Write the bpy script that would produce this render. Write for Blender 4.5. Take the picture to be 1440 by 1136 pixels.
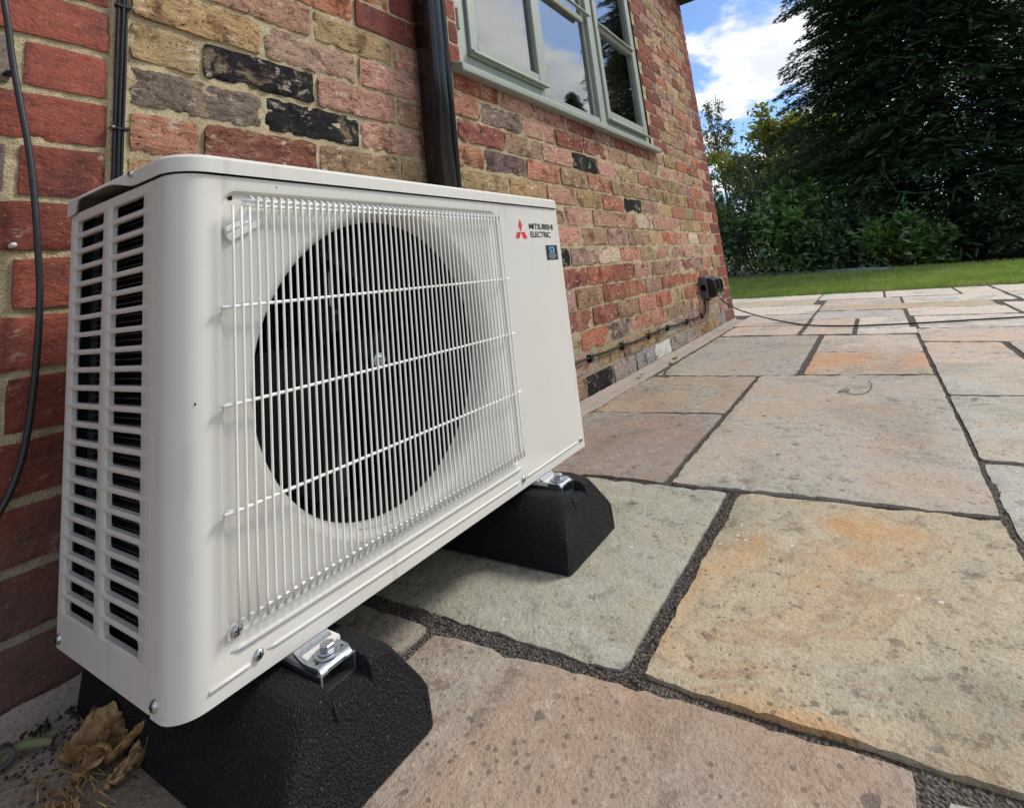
import bpy, bmesh, math, random
from math import sin, cos, pi, sqrt, atan2, radians
from mathutils import Vector, Matrix, noise

for o in list(bpy.data.objects):
    bpy.data.objects.remove(o)
SC = bpy.context.scene
COL = SC.collection
RNG = random.Random(7)

# ------------------------------------------------------------------ camera
CAM_LOC = Vector((-0.3559, -1.0204, 0.4764))
CAM_M = ((0.5420, -0.8324, -0.1149), (-0.0828, -0.1888, 0.9785), (0.8362, 0.5209, 0.1715))  # right, up, forward
def _cam_rows(yaw, pit, rol):
    cy, sy, cp, sp, cr, sr = cos(yaw), sin(yaw), cos(pit), sin(pit), cos(rol), sin(rol)
    f = Vector((cy*cp, sy*cp, sp)); rt = Vector((sy, -cy, 0)); up = rt.cross(f)
    return (cr*rt + sr*up, -sr*rt + cr*up, f)
RT, UP, FW = _cam_rows(0.5571, 0.1724, -0.1169)
FPX, PPX, PPY = 738.99, 750.73, 267.13
cam_data = bpy.data.cameras.new('camera')
cam = bpy.data.objects.new('camera', cam_data); COL.objects.link(cam)
cam.matrix_world = Matrix(((RT.x, UP.x, -FW.x, CAM_LOC.x), (RT.y, UP.y, -FW.y, CAM_LOC.y),
                           (RT.z, UP.z, -FW.z, CAM_LOC.z), (0, 0, 0, 1)))
cam_data.sensor_fit = 'HORIZONTAL'; cam_data.sensor_width = 36
cam_data.lens = 36*FPX/1440
cam_data.shift_x = (720-PPX)/1440
cam_data.shift_y = (PPY-568)/1440
cam_data.clip_start = 0.02; cam_data.clip_end = 2000
SC.camera = cam
SC.render.resolution_x = 1024; SC.render.resolution_y = 807
SC.view_settings.view_transform = 'Standard'
SC.view_settings.look = 'None'
SC.view_settings.exposure = 0.42
SC.cycles.max_bounces = 6; SC.cycles.diffuse_bounces = 3; SC.cycles.glossy_bounces = 3; SC.cycles.transmission_bounces = 4; SC.cycles.transparent_max_bounces = 4
SC.view_settings.gamma = 1.0
SC.view_settings.use_curve_mapping = False

def project(p):
    d = Vector(p) - CAM_LOC
    z = d.dot(FW)
    if z < 0.05: return None
    return (PPX + FPX*d.dot(RT)/z, PPY - FPX*d.dot(UP)/z)

# ------------------------------------------------------------------ node helpers
class NT:
    def __init__(self, tree):
        self.t = tree; self.n = tree.nodes; self.l = tree.links
    def node(self, kind, **kw):
        n = self.n.new(kind)
        ins = kw.pop('ins', {})
        for k, v in kw.items(): setattr(n, k, v)
        for k, v in ins.items(): self.put(n.inputs[k], v)
        return n
    def put(self, sock, v):
        if hasattr(v, 'is_linked') or isinstance(v, bpy.types.NodeSocket): self.l.new(v, sock)
        else:
            if hasattr(sock.default_value, '__len__') and not hasattr(v, '__len__'): v = (v,)*len(sock.default_value)
            if hasattr(v, '__len__') and len(v) == 3 and hasattr(sock.default_value, '__len__') and len(sock.default_value) == 4: v = tuple(v)+(1,)
            sock.default_value = v
    def noise(self, vec, scale, detail=4, rough=0.55, dist=0.0):
        return self.node('ShaderNodeTexNoise', ins={'Vector': vec, 'Scale': scale, 'Detail': detail, 'Roughness': rough, 'Distortion': dist}).outputs['Fac']
    def voro(self, vec, scale, feature='F1', rand=1.0):
        return self.node('ShaderNodeTexVoronoi', feature=feature, ins={'Vector': vec, 'Scale': scale, 'Randomness': rand}).outputs['Distance']
    def ramp(self, fac, stops, interp='LINEAR'):
        r = self.node('ShaderNodeValToRGB', ins={'Fac': fac}); cr = r.color_ramp; cr.interpolation = interp
        while len(cr.elements) < len(stops): cr.elements.new(0.5)
        for e, (p, c) in zip(cr.elements, stops):
            e.position = p; e.color = (c, c, c, 1) if not hasattr(c, '__len__') else tuple(c)+(1,)*(4-len(c))
        return r.outputs['Color']
    def step(self, fac, a, b):   # smooth 0..1 between a and b
        m = self.node('ShaderNodeMapRange', interpolation_type='SMOOTHSTEP', ins={'Value': fac, 'From Min': a, 'From Max': b})
        return m.outputs['Result']
    def math(self, op, a, b=0.0, c=None):
        n = self.node('ShaderNodeMath', operation=op); self.put(n.inputs[0], a); self.put(n.inputs[1], b)
        if c is not None: self.put(n.inputs[2], c)
        return n.outputs[0]
    def mix(self, fac, a, b, mode='MIX'):
        n = self.node('ShaderNodeMix', data_type='RGBA', blend_type=mode)
        self.put(n.inputs[0], fac); self.put(n.inputs[6], a); self.put(n.inputs[7], b)
        return n.outputs[2]
    def bump(self, h, strength, dist, normal=None):
        n = self.node('ShaderNodeBump', ins={'Height': h, 'Strength': strength, 'Distance': dist})
        if normal is not None: self.l.new(normal, n.inputs['Normal'])
        return n.outputs['Normal']
    def pos(self): return self.node('ShaderNodeNewGeometry').outputs['Position']
    def objco(self): return self.node('ShaderNodeTexCoord').outputs['Object']

MATS = {}
def material(name):
    m = bpy.data.materials.new(name); m.use_nodes = True
    nt = NT(m.node_tree); b = nt.n.get('Principled BSDF')
    MATS[name] = m
    return m, nt, b
def simple(name, col, rough=0.5, metal=0.0, grain=0.0, gscale=400, bump=0.0, coat=0.0, spec=0.5, var=0.0):
    m, nt, b = material(name)
    p = nt.pos(); c = col
    if var or grain:
        f = nt.noise(p, 6, 4); f2 = nt.noise(p, gscale, 2)
        c = nt.mix(nt.math('MULTIPLY', f, var), tuple(col), tuple(x*0.45 for x in col))
        c = nt.mix(nt.math('MULTIPLY', nt.step(f2, 0.45, 0.7), grain), c, tuple(min(1, x*0.4) for x in col))
    nt.put(b.inputs['Base Color'], c)
    b.inputs['Roughness'].default_value = rough; b.inputs['Metallic'].default_value = metal
    b.inputs['Specular IOR Level'].default_value = spec
    if coat: b.inputs['Coat Weight'].default_value = coat
    if bump: nt.l.new(nt.bump(nt.noise(p, gscale, 3), bump, 0.002), b.inputs['Normal'])
    return m

# ------------------------------------------------------------------ world: sky with broken cloud
SUN_DIR = Vector((0.55, -0.45, 0.72)).normalized()
CLOUD_SEED, CLOUD_X = 14.1, -0.35
w = bpy.data.worlds.new('World'); SC.world = w; w.use_nodes = True
nt = NT(w.node_tree)
for n in list(nt.n): nt.n.remove(n)
sky = nt.node('ShaderNodeTexSky', sky_type='NISHITA', sun_disc=False)
sky.sun_elevation = math.asin(SUN_DIR.z); sky.sun_rotation = atan2(SUN_DIR.x, SUN_DIR.y)
sky.air_density = 1.0; sky.dust_density = 0.6; sky.ozone_density = 1.6
tc = nt.node('ShaderNodeTexCoord').outputs['Generated']
sep = nt.node('ShaderNodeSeparateXYZ', ins={'Vector': tc})
den = nt.math('ADD', nt.math('MAXIMUM', sep.outputs['Z'], 0.0), 0.22)
flat = nt.node('ShaderNodeCombineXYZ', ins={'X': nt.math('ADD', nt.math('DIVIDE', sep.outputs['X'], den), CLOUD_X), 'Y': nt.math('DIVIDE', sep.outputs['Y'], den), 'Z': CLOUD_SEED})
n1 = nt.noise(flat.outputs[0], 1.55, 7, 0.56, 0.15)
mask = nt.step(n1, 0.465, 0.54)
n2 = nt.noise(flat.outputs[0], 4.5, 6, 0.6)
shade = nt.mix(nt.step(n2, 0.35, 0.65), (6.6, 6.9, 7.5), (9.6, 9.5, 9.3))
skyc = nt.mix(mask, nt.mix(1.0, sky.outputs[0], (0.95, 1.12, 1.35), 'MULTIPLY'), shade)
bg = nt.node('ShaderNodeBackground', ins={'Color': skyc, 'Strength': 0.1})
out = nt.node('ShaderNodeOutputWorld'); nt.l.new(bg.outputs[0], out.inputs[0])
# ------------------------------------------------------------------ sun
sl = bpy.data.lights.new('sun', 'SUN'); sl.energy = 2.3; sl.angle = radians(14); sl.color = (1.0, 0.95, 0.87)
so = bpy.data.objects.new('sun', sl); COL.objects.link(so)
so.rotation_euler = SUN_DIR.to_track_quat('Z', 'Y').to_euler(); so.location = (3, -4, 8)

# ------------------------------------------------------------------ mesh helpers
def link(name, me, mat=None, parent=None, smooth=False, loc=None):
    o = bpy.data.objects.new(name, me); COL.objects.link(o)
    if mat is not None:
        if not me.materials: me.materials.append(mat)
    if smooth and hasattr(me, 'polygons'):
        me.polygons.foreach_set('use_smooth', [True]*len(me.polygons))
    if loc is not None: o.location = loc
    if parent is not None: o.parent = parent
    return o
def meshof(name, v, f):
    me = bpy.data.meshes.new(name); me.from_pydata([tuple(p) for p in v], [], f); me.update(); return me
def obj(name, v, f, mat=None, parent=None, smooth=False, loc=None, angle=None):
    me = meshof(name, v, f)
    o = link(name, me, mat, parent, smooth, loc)
    if angle is not None:
        bm = bmesh.new(); bm.from_mesh(me)
        for e in bm.edges:
            if len(e.link_faces) == 2: e.smooth = e.calc_face_angle(0) < angle
            else: e.smooth = False
        bm.to_mesh(me); bm.free(); me.polygons.foreach_set('use_smooth', [True]*len(me.polygons))
    return o
def clean(me, dist=1e-5):
    bm = bmesh.new(); bm.from_mesh(me); bmesh.ops.remove_doubles(bm, verts=bm.verts, dist=dist)
    bmesh.ops.dissolve_degenerate(bm, dist=1e-6, edges=bm.edges)
    bmesh.ops.recalc_face_normals(bm, faces=bm.faces); bm.to_mesh(me); bm.free(); me.update()
class Buf:
    def __init__(self): self.v = []; self.f = []
    def add(self, v, f):
        b = len(self.v); self.v += [tuple(p) for p in v]; self.f += [tuple(i+b for i in t) for t in f]
    def box(self, x0, x1, y0, y1, z0, z1):
        v = [(x, y, z) for z in (z0, z1) for y in (y0, y1) for x in (x0, x1)]
        self.add(v, [(0, 2, 3, 1), (4, 5, 7, 6), (0, 1, 5, 4), (2, 6, 7, 3), (0, 4, 6, 2), (1, 3, 7, 5)])
    def obj(self, *a, **k): return obj(a[0], self.v, self.f, *a[1:], **k)
def bevel_obj(o, width, seg=2, angle=0.5):
    me = o.data; bm = bmesh.new(); bm.from_mesh(me)
    bmesh.ops.recalc_face_normals(bm, faces=bm.faces)
    ed = [e for e in bm.edges if len(e.link_faces) == 2 and e.calc_face_angle(0) > angle]
    bmesh.ops.bevel(bm, geom=ed, offset=width, segments=seg, profile=0.6, affect='EDGES', clamp_overlap=True)
    for f in bm.faces: f.smooth = True
    for e in bm.edges:
        if len(e.link_faces) == 2: e.smooth = e.calc_face_angle(0) < 0.6
    bm.to_mesh(me); bm.free(); me.update(); return o
def tube(pts, r, n=8, caps=True, radii=None):
    pts = [Vector(p) for p in pts]; v = []; f = []
    nrm = None
    for i, p in enumerate(pts):
        t = (pts[min(i+1, len(pts)-1)] - pts[max(i-1, 0)]).normalized()
        if nrm is None:
            nrm = t.orthogonal().normalized()
        nrm = (nrm - t*nrm.dot(t)).normalized(); bi = t.cross(nrm)
        rr = radii[i] if radii else r
        for k in range(n):
            a = 2*pi*k/n; v.append(p + (nrm*cos(a) + bi*sin(a))*rr)
    for i in range(len(pts)-1):
        for k in range(n):
            a, b = i*n+k, i*n+(k+1) % n
            f.append((a, b, b+n, a+n))
    if caps:
        f.append(tuple(range(n))[::-1]); f.append(tuple(range((len(pts)-1)*n, len(pts)*n)))
    return v, f
def smooth_path(pts, sub=6):
    P = [Vector(p) for p in pts]; out = []
    for i in range(len(P)-1):
        p0, p1, p2, p3 = P[max(i-1, 0)], P[i], P[i+1], P[min(i+2, len(P)-1)]
        for s in range(sub):
            t = s/sub
            out.append(0.5*((2*p1) + (p2-p0)*t + (2*p0-5*p1+4*p2-p3)*t*t + (3*p1-p0-3*p2+p3)*t**3))
    out.append(P[-1]); return out
def thing(name, label, cat, loc=(0, 0, 0), group=None):
    o = bpy.data.objects.new(name, None); COL.objects.link(o); o.location = loc; o.empty_display_size = 0.1
    o['label'] = label; o['category'] = cat
    if group: o['group'] = group
    return o
def tag(o, label=None, cat=None, group=None, kind=None):
    if label: o['label'] = label
    if cat: o['category'] = cat
    if group: o['group'] = group
    if kind: o['kind'] = kind
    return o
def lathe(profile, axis_origin, axis='y', n=32):
    """profile: list of (radius, offset along axis)"""
    v = []; f = []
    ox, oy, oz = axis_origin
    for r, t in profile:
        for k in range(n):
            a = 2*pi*k/n
            if axis == 'y': v.append((ox + r*cos(a), oy + t, oz + r*sin(a)))
            elif axis == 'z': v.append((ox + r*cos(a), oy + r*sin(a), oz + t))
            else: v.append((ox + t, oy + r*cos(a), oz + r*sin(a)))
    for i in range(len(profile)-1):
        for k in range(n):
            a, b = i*n+k, i*n+(k+1) % n
            f.append((a, b, b+n, a+n))
    return v, f
fb = lambda p, s=1.0: noise.noise(Vector(p)*s)
def fbm(p, s, o=4): return noise.fractal(Vector(p)*s, 0.9, 2.1, o)

# ------------------------------------------------------------------ materials
def brick_material(name, attr):
    m, nt, b = material(name)
    p = nt.pos()
    if attr: base = nt.node('ShaderNodeAttribute', attribute_name='tint').outputs['Color']
    else: base = nt.node('ShaderNodeObjectInfo').outputs['Color']
    big = nt.noise(p, 13, 4, 0.65, 0.5)
    dark = nt.mix(1.0, base, (0.40, 0.33, 0.33), 'MULTIPLY'); lite = nt.mix(0.5, base, (0.52, 0.38, 0.24))
    c = nt.mix(nt.math('MULTIPLY', nt.step(big, 0.48, 0.36), 0.85), base, dark)
    c = nt.mix(nt.math('MULTIPLY', nt.step(big, 0.54, 0.64), 0.8), c, lite)
    st = nt.node('ShaderNodeMapping', ins={'Vector': p, 'Scale': (0.6, 1, 1.35), 'Rotation': (0, 0.4, 0)}).outputs[0]
    crag = nt.noise(st, 62, 5, 0.7, 0.7)
    c = nt.mix(nt.math('MULTIPLY', nt.step(crag, 0.47, 0.36), 0.7), c, nt.mix(1.0, c, (0.36, 0.30, 0.28), 'MULTIPLY'))
    fine = nt.noise(p, 260, 2, 0.7)
    c = nt.mix(nt.math('MULTIPLY', nt.step(fine, 0.46, 0.64), 0.4), c, nt.mix(1.0, c, (0.45, 0.40, 0.38), 'MULTIPLY'))
    sm = nt.math('MULTIPLY', nt.step(nt.noise(p, 19, 3, 0.65), 0.53, 0.64), nt.step(crag, 0.50, 0.58))
    c = nt.mix(nt.math('MULTIPLY', sm, 0.65), c, (0.68, 0.58, 0.47))
    pit = nt.step(nt.math('ADD', nt.voro(p, 90), nt.math('MULTIPLY', crag, 0.5)), 0.42, 0.34)
    c = nt.mix(nt.math('MULTIPLY', pit, 0.8), c, (0.03, 0.02, 0.017))
    nt.put(b.inputs['Base Color'], c)
    b.inputs['Roughness'].default_value = 0.92; b.inputs['Specular IOR Level'].default_value = 0.2
    h = nt.math('ADD', nt.math('MULTIPLY', crag, 1.2), nt.math('MULTIPLY', fine, 0.25))
    h = nt.math('SUBTRACT', h, nt.math('MULTIPLY', pit, 0.35))
    nt.l.new(nt.bump(h, 1.0, 0.010), b.inputs['Normal'])
    return m
M_BRICK = brick_material('brick_clay', False)
M_BRICKS = brick_material('brick_clay_courses', True)

def smooth_brick_material():
    m, nt, b = material('red_facing_brick')
    p = nt.pos(); base = nt.node('ShaderNodeObjectInfo').outputs['Color']
    st = nt.node('ShaderNodeMapping', ins={'Vector': p, 'Scale': (0.8, 1, 1.15)}).outputs[0]
    big = nt.noise(p, 12, 4, 0.65, 0.4); drag = nt.noise(st, 80, 4, 0.72, 0.2)
    c = nt.mix(nt.math('MULTIPLY', nt.step(big, 0.50, 0.36), 0.7), base, nt.mix(1.0, base, (0.50, 0.62, 0.75), 'MULTIPLY'))
    c = nt.mix(nt.math('MULTIPLY', nt.step(big, 0.56, 0.70), 0.35), c, nt.mix(0.5, base, (0.30, 0.13, 0.09)))
    c = nt.mix(nt.math('MULTIPLY', nt.step(drag, 0.47, 0.34), 0.55), c, nt.mix(1.0, base, (0.40, 0.36, 0.36), 'MULTIPLY'))
    sm = nt.math('MULTIPLY', nt.step(nt.noise(p, 21, 3, 0.65), 0.56, 0.68), nt.step(drag, 0.50, 0.58))
    c = nt.mix(nt.math('MULTIPLY', sm, 0.5), c, (0.46, 0.38, 0.28))
    spk = nt.step(nt.noise(p, 210, 2, 0.5), 0.66, 0.73)
    c = nt.mix(nt.math('MULTIPLY', spk, 0.45), c, (0.50, 0.36, 0.27))
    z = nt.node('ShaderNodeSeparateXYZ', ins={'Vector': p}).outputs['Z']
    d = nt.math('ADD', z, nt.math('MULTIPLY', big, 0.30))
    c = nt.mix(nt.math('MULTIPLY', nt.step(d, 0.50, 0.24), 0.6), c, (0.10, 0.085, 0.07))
    nt.put(b.inputs['Base Color'], c); b.inputs['Roughness'].default_value = 0.85; b.inputs['Specular IOR Level'].default_value = 0.25
    nt.l.new(nt.bump(nt.math('ADD', drag, nt.math('MULTIPLY', big, 0.8)), 0.8, 0.006), b.inputs['Normal'])
    return m
M_REDBRICK = smooth_brick_material()

def mortar_material():
    m, nt, b = material('sand_mortar')
    p = nt.pos()
    a = nt.noise(p, 14, 4, 0.65); f = nt.noise(p, 330, 2, 0.7)
    c = nt.mix(nt.step(a, 0.36, 0.66), (0.52, 0.435, 0.27), (0.36, 0.29, 0.18))
    c = nt.mix(nt.math('MULTIPLY', nt.step(f, 0.47, 0.64), 0.55), c, (0.22, 0.165, 0.09))
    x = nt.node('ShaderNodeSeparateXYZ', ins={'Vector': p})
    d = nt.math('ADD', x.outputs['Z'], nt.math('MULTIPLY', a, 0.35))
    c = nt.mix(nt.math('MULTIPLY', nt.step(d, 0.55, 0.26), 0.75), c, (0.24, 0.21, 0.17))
    nt.put(b.inputs['Base Color'], c); b.inputs['Roughness'].default_value = 0.95; b.inputs['Specular IOR Level'].default_value = 0.15
    h = nt.math('ADD', nt.math('MULTIPLY', f, 0.35), nt.noise(p, 60, 4, 0.7))
    nt.l.new(nt.bump(h, 0.8, 0.007), b.inputs['Normal'])
    return m
M_MORTAR = mortar_material()

def slab_material():
    m, nt, b = material('riven_sandstone')
    p = nt.pos(); oi = nt.node('ShaderNodeObjectInfo')
    base = oi.outputs['Color']; rnd = oi.outputs['Random']
    rot = nt.node('ShaderNodeCombineXYZ', ins={'Z': nt.math('MULTIPLY', rnd, 6.28)}).outputs[0]
    off = nt.node('ShaderNodeCombineXYZ', ins={'X': nt.math('MULTIPLY', rnd, 37.0), 'Y': nt.math('MULTIPLY', rnd, -19.0)}).outputs[0]
    mp = nt.node('ShaderNodeMapping', ins={'Vector': p, 'Rotation': rot, 'Location': off}).outputs[0]
    st = nt.node('ShaderNodeMapping', ins={'Vector': mp, 'Scale': (0.8, 1.25, 1)}).outputs[0]
    band = nt.noise(st, 2.4, 5, 0.55, 1.2)
    tan = nt.mix(1.0, base, (1.13, 0.83, 0.56), 'MULTIPLY')
    gry = nt.mix(0.6, base, (0.30, 0.305, 0.26))
    c = nt.mix(nt.math('MULTIPLY', nt.step(band, 0.485, 0.60), oi.outputs['Alpha']), base, tan)
    c = nt.mix(nt.math('MULTIPLY', nt.step(band, 0.47, 0.36), 0.8), c, gry)
    vein = nt.math('ABSOLUTE', nt.math('SUBTRACT', nt.math('FRACT', nt.math('MULTIPLY', band, 7.0)), 0.5))
    c = nt.mix(nt.math('MULTIPLY', nt.step(vein, 0.10, 0.0), nt.math('MULTIPLY', oi.outputs['Alpha'], 0.35)), c, (0.30, 0.15, 0.075))
    mot = nt.noise(mp, 28, 5, 0.72, 0.0)
    c = nt.mix(nt.math('MULTIPLY', nt.step(mot, 0.47, 0.38), nt.math('ADD', 0.12, nt.math('MULTIPLY', nt.step(band, 0.56, 0.40), 0.6))), c, nt.mix(1.0, c, (0.46, 0.43, 0.39), 'MULTIPLY'))
    c = nt.mix(nt.math('MULTIPLY', nt.step(mot, 0.55, 0.64), 0.4), c, nt.mix(0.5, c, (0.62, 0.55, 0.45)))
    fine = nt.noise(mp, 240, 2, 0.7)
    c = nt.mix(nt.math('MULTIPLY', nt.step(fine, 0.50, 0.62), 0.36), c, nt.mix(1.0, c, (0.45, 0.42, 0.38), 'MULTIPLY'))
    stain = nt.noise(mp, 3.3, 5, 0.6, 0.6)
    c = nt.mix(nt.math('MULTIPLY', nt.step(stain, 0.53, 0.66), 0.42), c, nt.mix(1.0, c, (0.62, 0.60, 0.55), 'MULTIPLY'))
    clus = nt.noise(mp, 6, 3, 0.6)
    wob = nt.math('MULTIPLY', mot, 0.5)
    s1 = nt.math('MULTIPLY', nt.step(nt.math('ADD', nt.voro(mp, 17), wob), 0.405, 0.36), nt.step(clus, 0.48, 0.56))
    s2 = nt.math('MULTIPLY', nt.step(nt.math('ADD', nt.voro(mp, 75), wob), 0.52, 0.42), nt.step(clus, 0.43, 0.58))
    c = nt.mix(nt.math('MULTIPLY', s2, 0.66), c, (0.10, 0.085, 0.075))
    c = nt.mix(nt.math('MULTIPLY', s1, 0.72), c, (0.075, 0.066, 0.062))
    s3 = nt.math('MULTIPLY', nt.step(nt.math('ADD', nt.voro(mp, 48), wob), 0.40, 0.36), nt.step(clus, 0.46, 0.38))
    c = nt.mix(nt.math('MULTIPLY', s3, 0.75), c, (0.60, 0.57, 0.50))
    nt.put(b.inputs['Base Color'], c)
    b.inputs['Specular IOR Level'].default_value = 0.35
    nt.put(b.inputs['Roughness'], nt.node('ShaderNodeMapRange', ins={'Value': mot, 'To Min': 0.60, 'To Max': 0.88}).outputs[0])
    terr = nt.node('ShaderNodeMapRange', interpolation_type='STEPPED', ins={'Value': nt.noise(st, 4.5, 5, 0.62, 0.8), 'Steps': 10.0}).outputs[0]
    h = nt.math('ADD', nt.math('MULTIPLY', terr, 0.9), nt.math('MULTIPLY', mot, 0.55))
    h = nt.math('ADD', h, nt.math('MULTIPLY', fine, 0.14))
    nt.l.new(nt.bump(h, 0.9, 0.012), b.inputs['Normal'])
    return m
M_SLAB = slab_material()

def grit_material(name, c1, c2, scale=260):
    m, nt, b = material(name); p = nt.pos()
    v = nt.voro(p, scale); n = nt.noise(p, 40, 4)
    c = nt.mix(nt.step(nt.noise(p, scale*0.8, 2), 0.35, 0.7), c1, c2)
    c = nt.mix(nt.math('MULTIPLY', nt.step(nt.noise(p, scale*1.3, 2), 0.66, 0.72), 0.8), c, (0.38, 0.34, 0.29))
    nt.put(b.inputs['Base Color'], c); b.inputs['Roughness'].default_value = 0.95
    nt.l.new(nt.bump(nt.math('SUBTRACT', n, v), 1.0, 0.006), b.inputs['Normal'])
    return m
M_GRIT = grit_material('dark_grit_joint', (0.045, 0.038, 0.032), (0.17, 0.145, 0.12))
M_SOIL = grit_material('bed_soil', (0.03, 0.022, 0.015), (0.07, 0.05, 0.035), 40)
M_FILLET = simple('pink_mortar_fillet', (0.37, 0.305, 0.245), 0.95, grain=0.7, gscale=250, bump=0.5, var=0.6)
def lawn_material(name='lawn_turf', a=(0.11, 0.19, 0.03), c_=(0.16, 0.23, 0.05)):
    m, nt, b = material(name); p = nt.pos()
    c = nt.mix(nt.step(nt.noise(p, 3, 5), 0.35, 0.65), a, c_)
    c = nt.mix(nt.math('MULTIPLY', nt.noise(p, 120, 3), 0.6), c, (0.04, 0.075, 0.015))
    nt.put(b.inputs['Base Color'], c); b.inputs['Roughness'].default_value = 0.9
    nt.l.new(nt.bump(nt.noise(p, 90, 4), 1.0, 0.02), b.inputs['Normal']); return m
M_LAWN = lawn_material()

def enamel(name, col, rough):
    m, nt, b = material(name); p = nt.pos()
    d = nt.noise(p, 5, 4, 0.6)
    c = nt.mix(nt.math('MULTIPLY', nt.step(d, 0.45, 0.72), 0.14), col, (col[0]*0.80, col[1]*0.76, col[2]*0.68))
    run = nt.noise(nt.node('ShaderNodeMapping', ins={'Vector': p, 'Scale': (60, 60, 2.2)}).outputs[0], 1.0, 3, 0.6)
    c = nt.mix(nt.math('MULTIPLY', nt.math('MULTIPLY', nt.step(run, 0.55, 0.72), nt.step(d, 0.40, 0.62)), 0.30), c, (0.36, 0.33, 0.27))
    dust = nt.math('MULTIPLY', nt.step(nt.noise(p, 380, 2), 0.68, 0.75), 0.30)
    c = nt.mix(nt.math('MULTIPLY', dust, nt.step(nt.noise(p, 9, 3), 0.42, 0.6)), c, (0.20, 0.17, 0.13))
    nt.put(b.inputs['Base Color'], c)
    nt.put(b.inputs['Roughness'], nt.node('ShaderNodeMapRange', ins={'Value': d, 'To Min': rough-0.07, 'To Max': rough+0.12}).outputs[0])
    b.inputs['Specular IOR Level'].default_value = 0.45
    nt.l.new(nt.bump(nt.math('ADD', nt.math('MULTIPLY', nt.noise(p, 700, 1), 0.05), nt.noise(p, 7, 2)), 0.25, 0.004), b.inputs['Normal'])
    return m
M_ENAMEL = enamel('ivory_powder_coat', (0.615, 0.595, 0.54), 0.42)
M_WIRE = enamel('ivory_wire_coat', (0.76, 0.75, 0.70), 0.34)
M_DARK = simple('dark_interior', (0.006, 0.006, 0.007), 0.6, spec=0.2)
M_FANB = simple('shade_black_fan_plastic', (0.0035, 0.0035, 0.004), 0.6, spec=0.12)  # near-black base holds the shade deep inside the casing
M_FIN = simple('coil_fin', (0.11, 0.125, 0.145), 0.38, metal=0.7)
M_ZINC = simple('zinc_plate', (0.42, 0.45, 0.48), 0.36, metal=1.0, grain=0.25, gscale=300, bump=0.1)
M_SCREW = simple('screw_steel', (0.50, 0.51, 0.52), 0.33, metal=1.0)
M_RED = simple('logo_red', (0.62, 0.012, 0.02), 0.45)
M_BLACKINK = simple('logo_black', (0.012, 0.012, 0.014), 0.45)
M_STICK = simple('sticker_black', (0.010, 0.012, 0.016), 0.3)
M_BLUEINK = simple('sticker_blue', (0.18, 0.48, 0.72), 0.4)
M_GREYINK = simple('sticker_grey', (0.35, 0.38, 0.42), 0.4)
def rubber_material():
    m, nt, b = material('crumb_rubber'); p = nt.pos()
    v = nt.voro(p, 420); n = nt.noise(p, 520, 2, 0.7)
    c = nt.mix(nt.step(n, 0.4, 0.75), (0.004, 0.004, 0.005), (0.016, 0.016, 0.018))
    c = nt.mix(nt.math('MULTIPLY', nt.step(nt.noise(p, 420, 1), 0.66, 0.72), 0.6), c, (0.10, 0.10, 0.105))
    nt.put(b.inputs['Base Color'], c); b.inputs['Roughness'].default_value = 0.75; b.inputs['Specular IOR Level'].default_value = 0.3
    nt.l.new(nt.bump(nt.math('ADD', nt.math('MULTIPLY', v, -1.0), n), 0.8, 0.004), b.inputs['Normal']); return m
M_RUBBER = rubber_material()
M_PIPE = simple('black_pipe_plastic', (0.006, 0.007, 0.009), 0.22, spec=0.5, grain=0.1, gscale=200)
M_CABLE = simple('black_cable', (0.007, 0.007, 0.008), 0.4, spec=0.35)
M_GCABLE = simple('grey_cable', (0.018, 0.020, 0.024), 0.45)
M_PAINT = simple('sage_paint', (0.315, 0.35, 0.295), 0.5, grain=0.12, gscale=60, bump=0.12, var=0.35)
M_WHITEPL = simple('white_plastic', (0.6, 0.6, 0.57), 0.5)
M_SOCK = simple('socket_grey', (0.075, 0.085, 0.095), 0.5)
M_SOCKD = simple('socket_smoked_cover', (0.008, 0.008, 0.010), 0.15)
M_ROOM = simple('room_plaster', (0.55, 0.56, 0.54), 0.9)
M_GUTTER = simple('gutter_black', (0.012, 0.012, 0.013), 0.4)
m, nt, b = material('window_glass')
b.inputs['Base Color'].default_value = (0.9, 0.95, 0.95, 1); b.inputs['Roughness'].default_value = 0.015
b.inputs['Transmission Weight'].default_value = 1.0; b.inputs['IOR'].default_value = 2.5
M_GLASS = m
def leaf_material(name, a, c_, rough=0.5, trans=0.25, spec=0.4, tip=None):
    m, nt, b = material(name); p = nt.pos()
    c = nt.mix(nt.step(nt.noise(p, 1.6, 4), 0.35, 0.68), a, c_)
    if tip: c = nt.mix(nt.step(nt.noise(p, 2.6, 3), 0.52, 0.66), c, tip)
    c = nt.mix(nt.step(nt.noise(p, 11, 3), 0.5, 0.75), c, tuple(min(1, x*1.6) for x in c_))
    nt.put(b.inputs['Base Color'], c); b.inputs['Roughness'].default_value = rough; b.inputs['Specular IOR Level'].default_value = spec
    tr = nt.node('ShaderNodeBsdfTranslucent', ins={'Color': nt.mix(1.0, c, (1.1, 1.3, 0.6), 'MULTIPLY')})
    mx = nt.node('ShaderNodeMixShader', ins={'Fac': trans}); nt.l.new(b.outputs[0], mx.inputs[1]); nt.l.new(tr.outputs[0], mx.inputs[2])
    o = nt.n.get('Material Output'); nt.l.new(mx.outputs[0], o.inputs[0]); return m
M_CONIF = leaf_material('conifer_spray', (0.012, 0.032, 0.012), (0.026, 0.058, 0.018), 0.6, 0.12, tip=(0.045, 0.075, 0.022))
M_LAUREL = leaf_material('laurel_leaf', (0.042, 0.100, 0.022), (0.080, 0.165, 0.036), 0.25, 0.28, 0.7, tip=(0.13, 0.20, 0.05))
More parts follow.
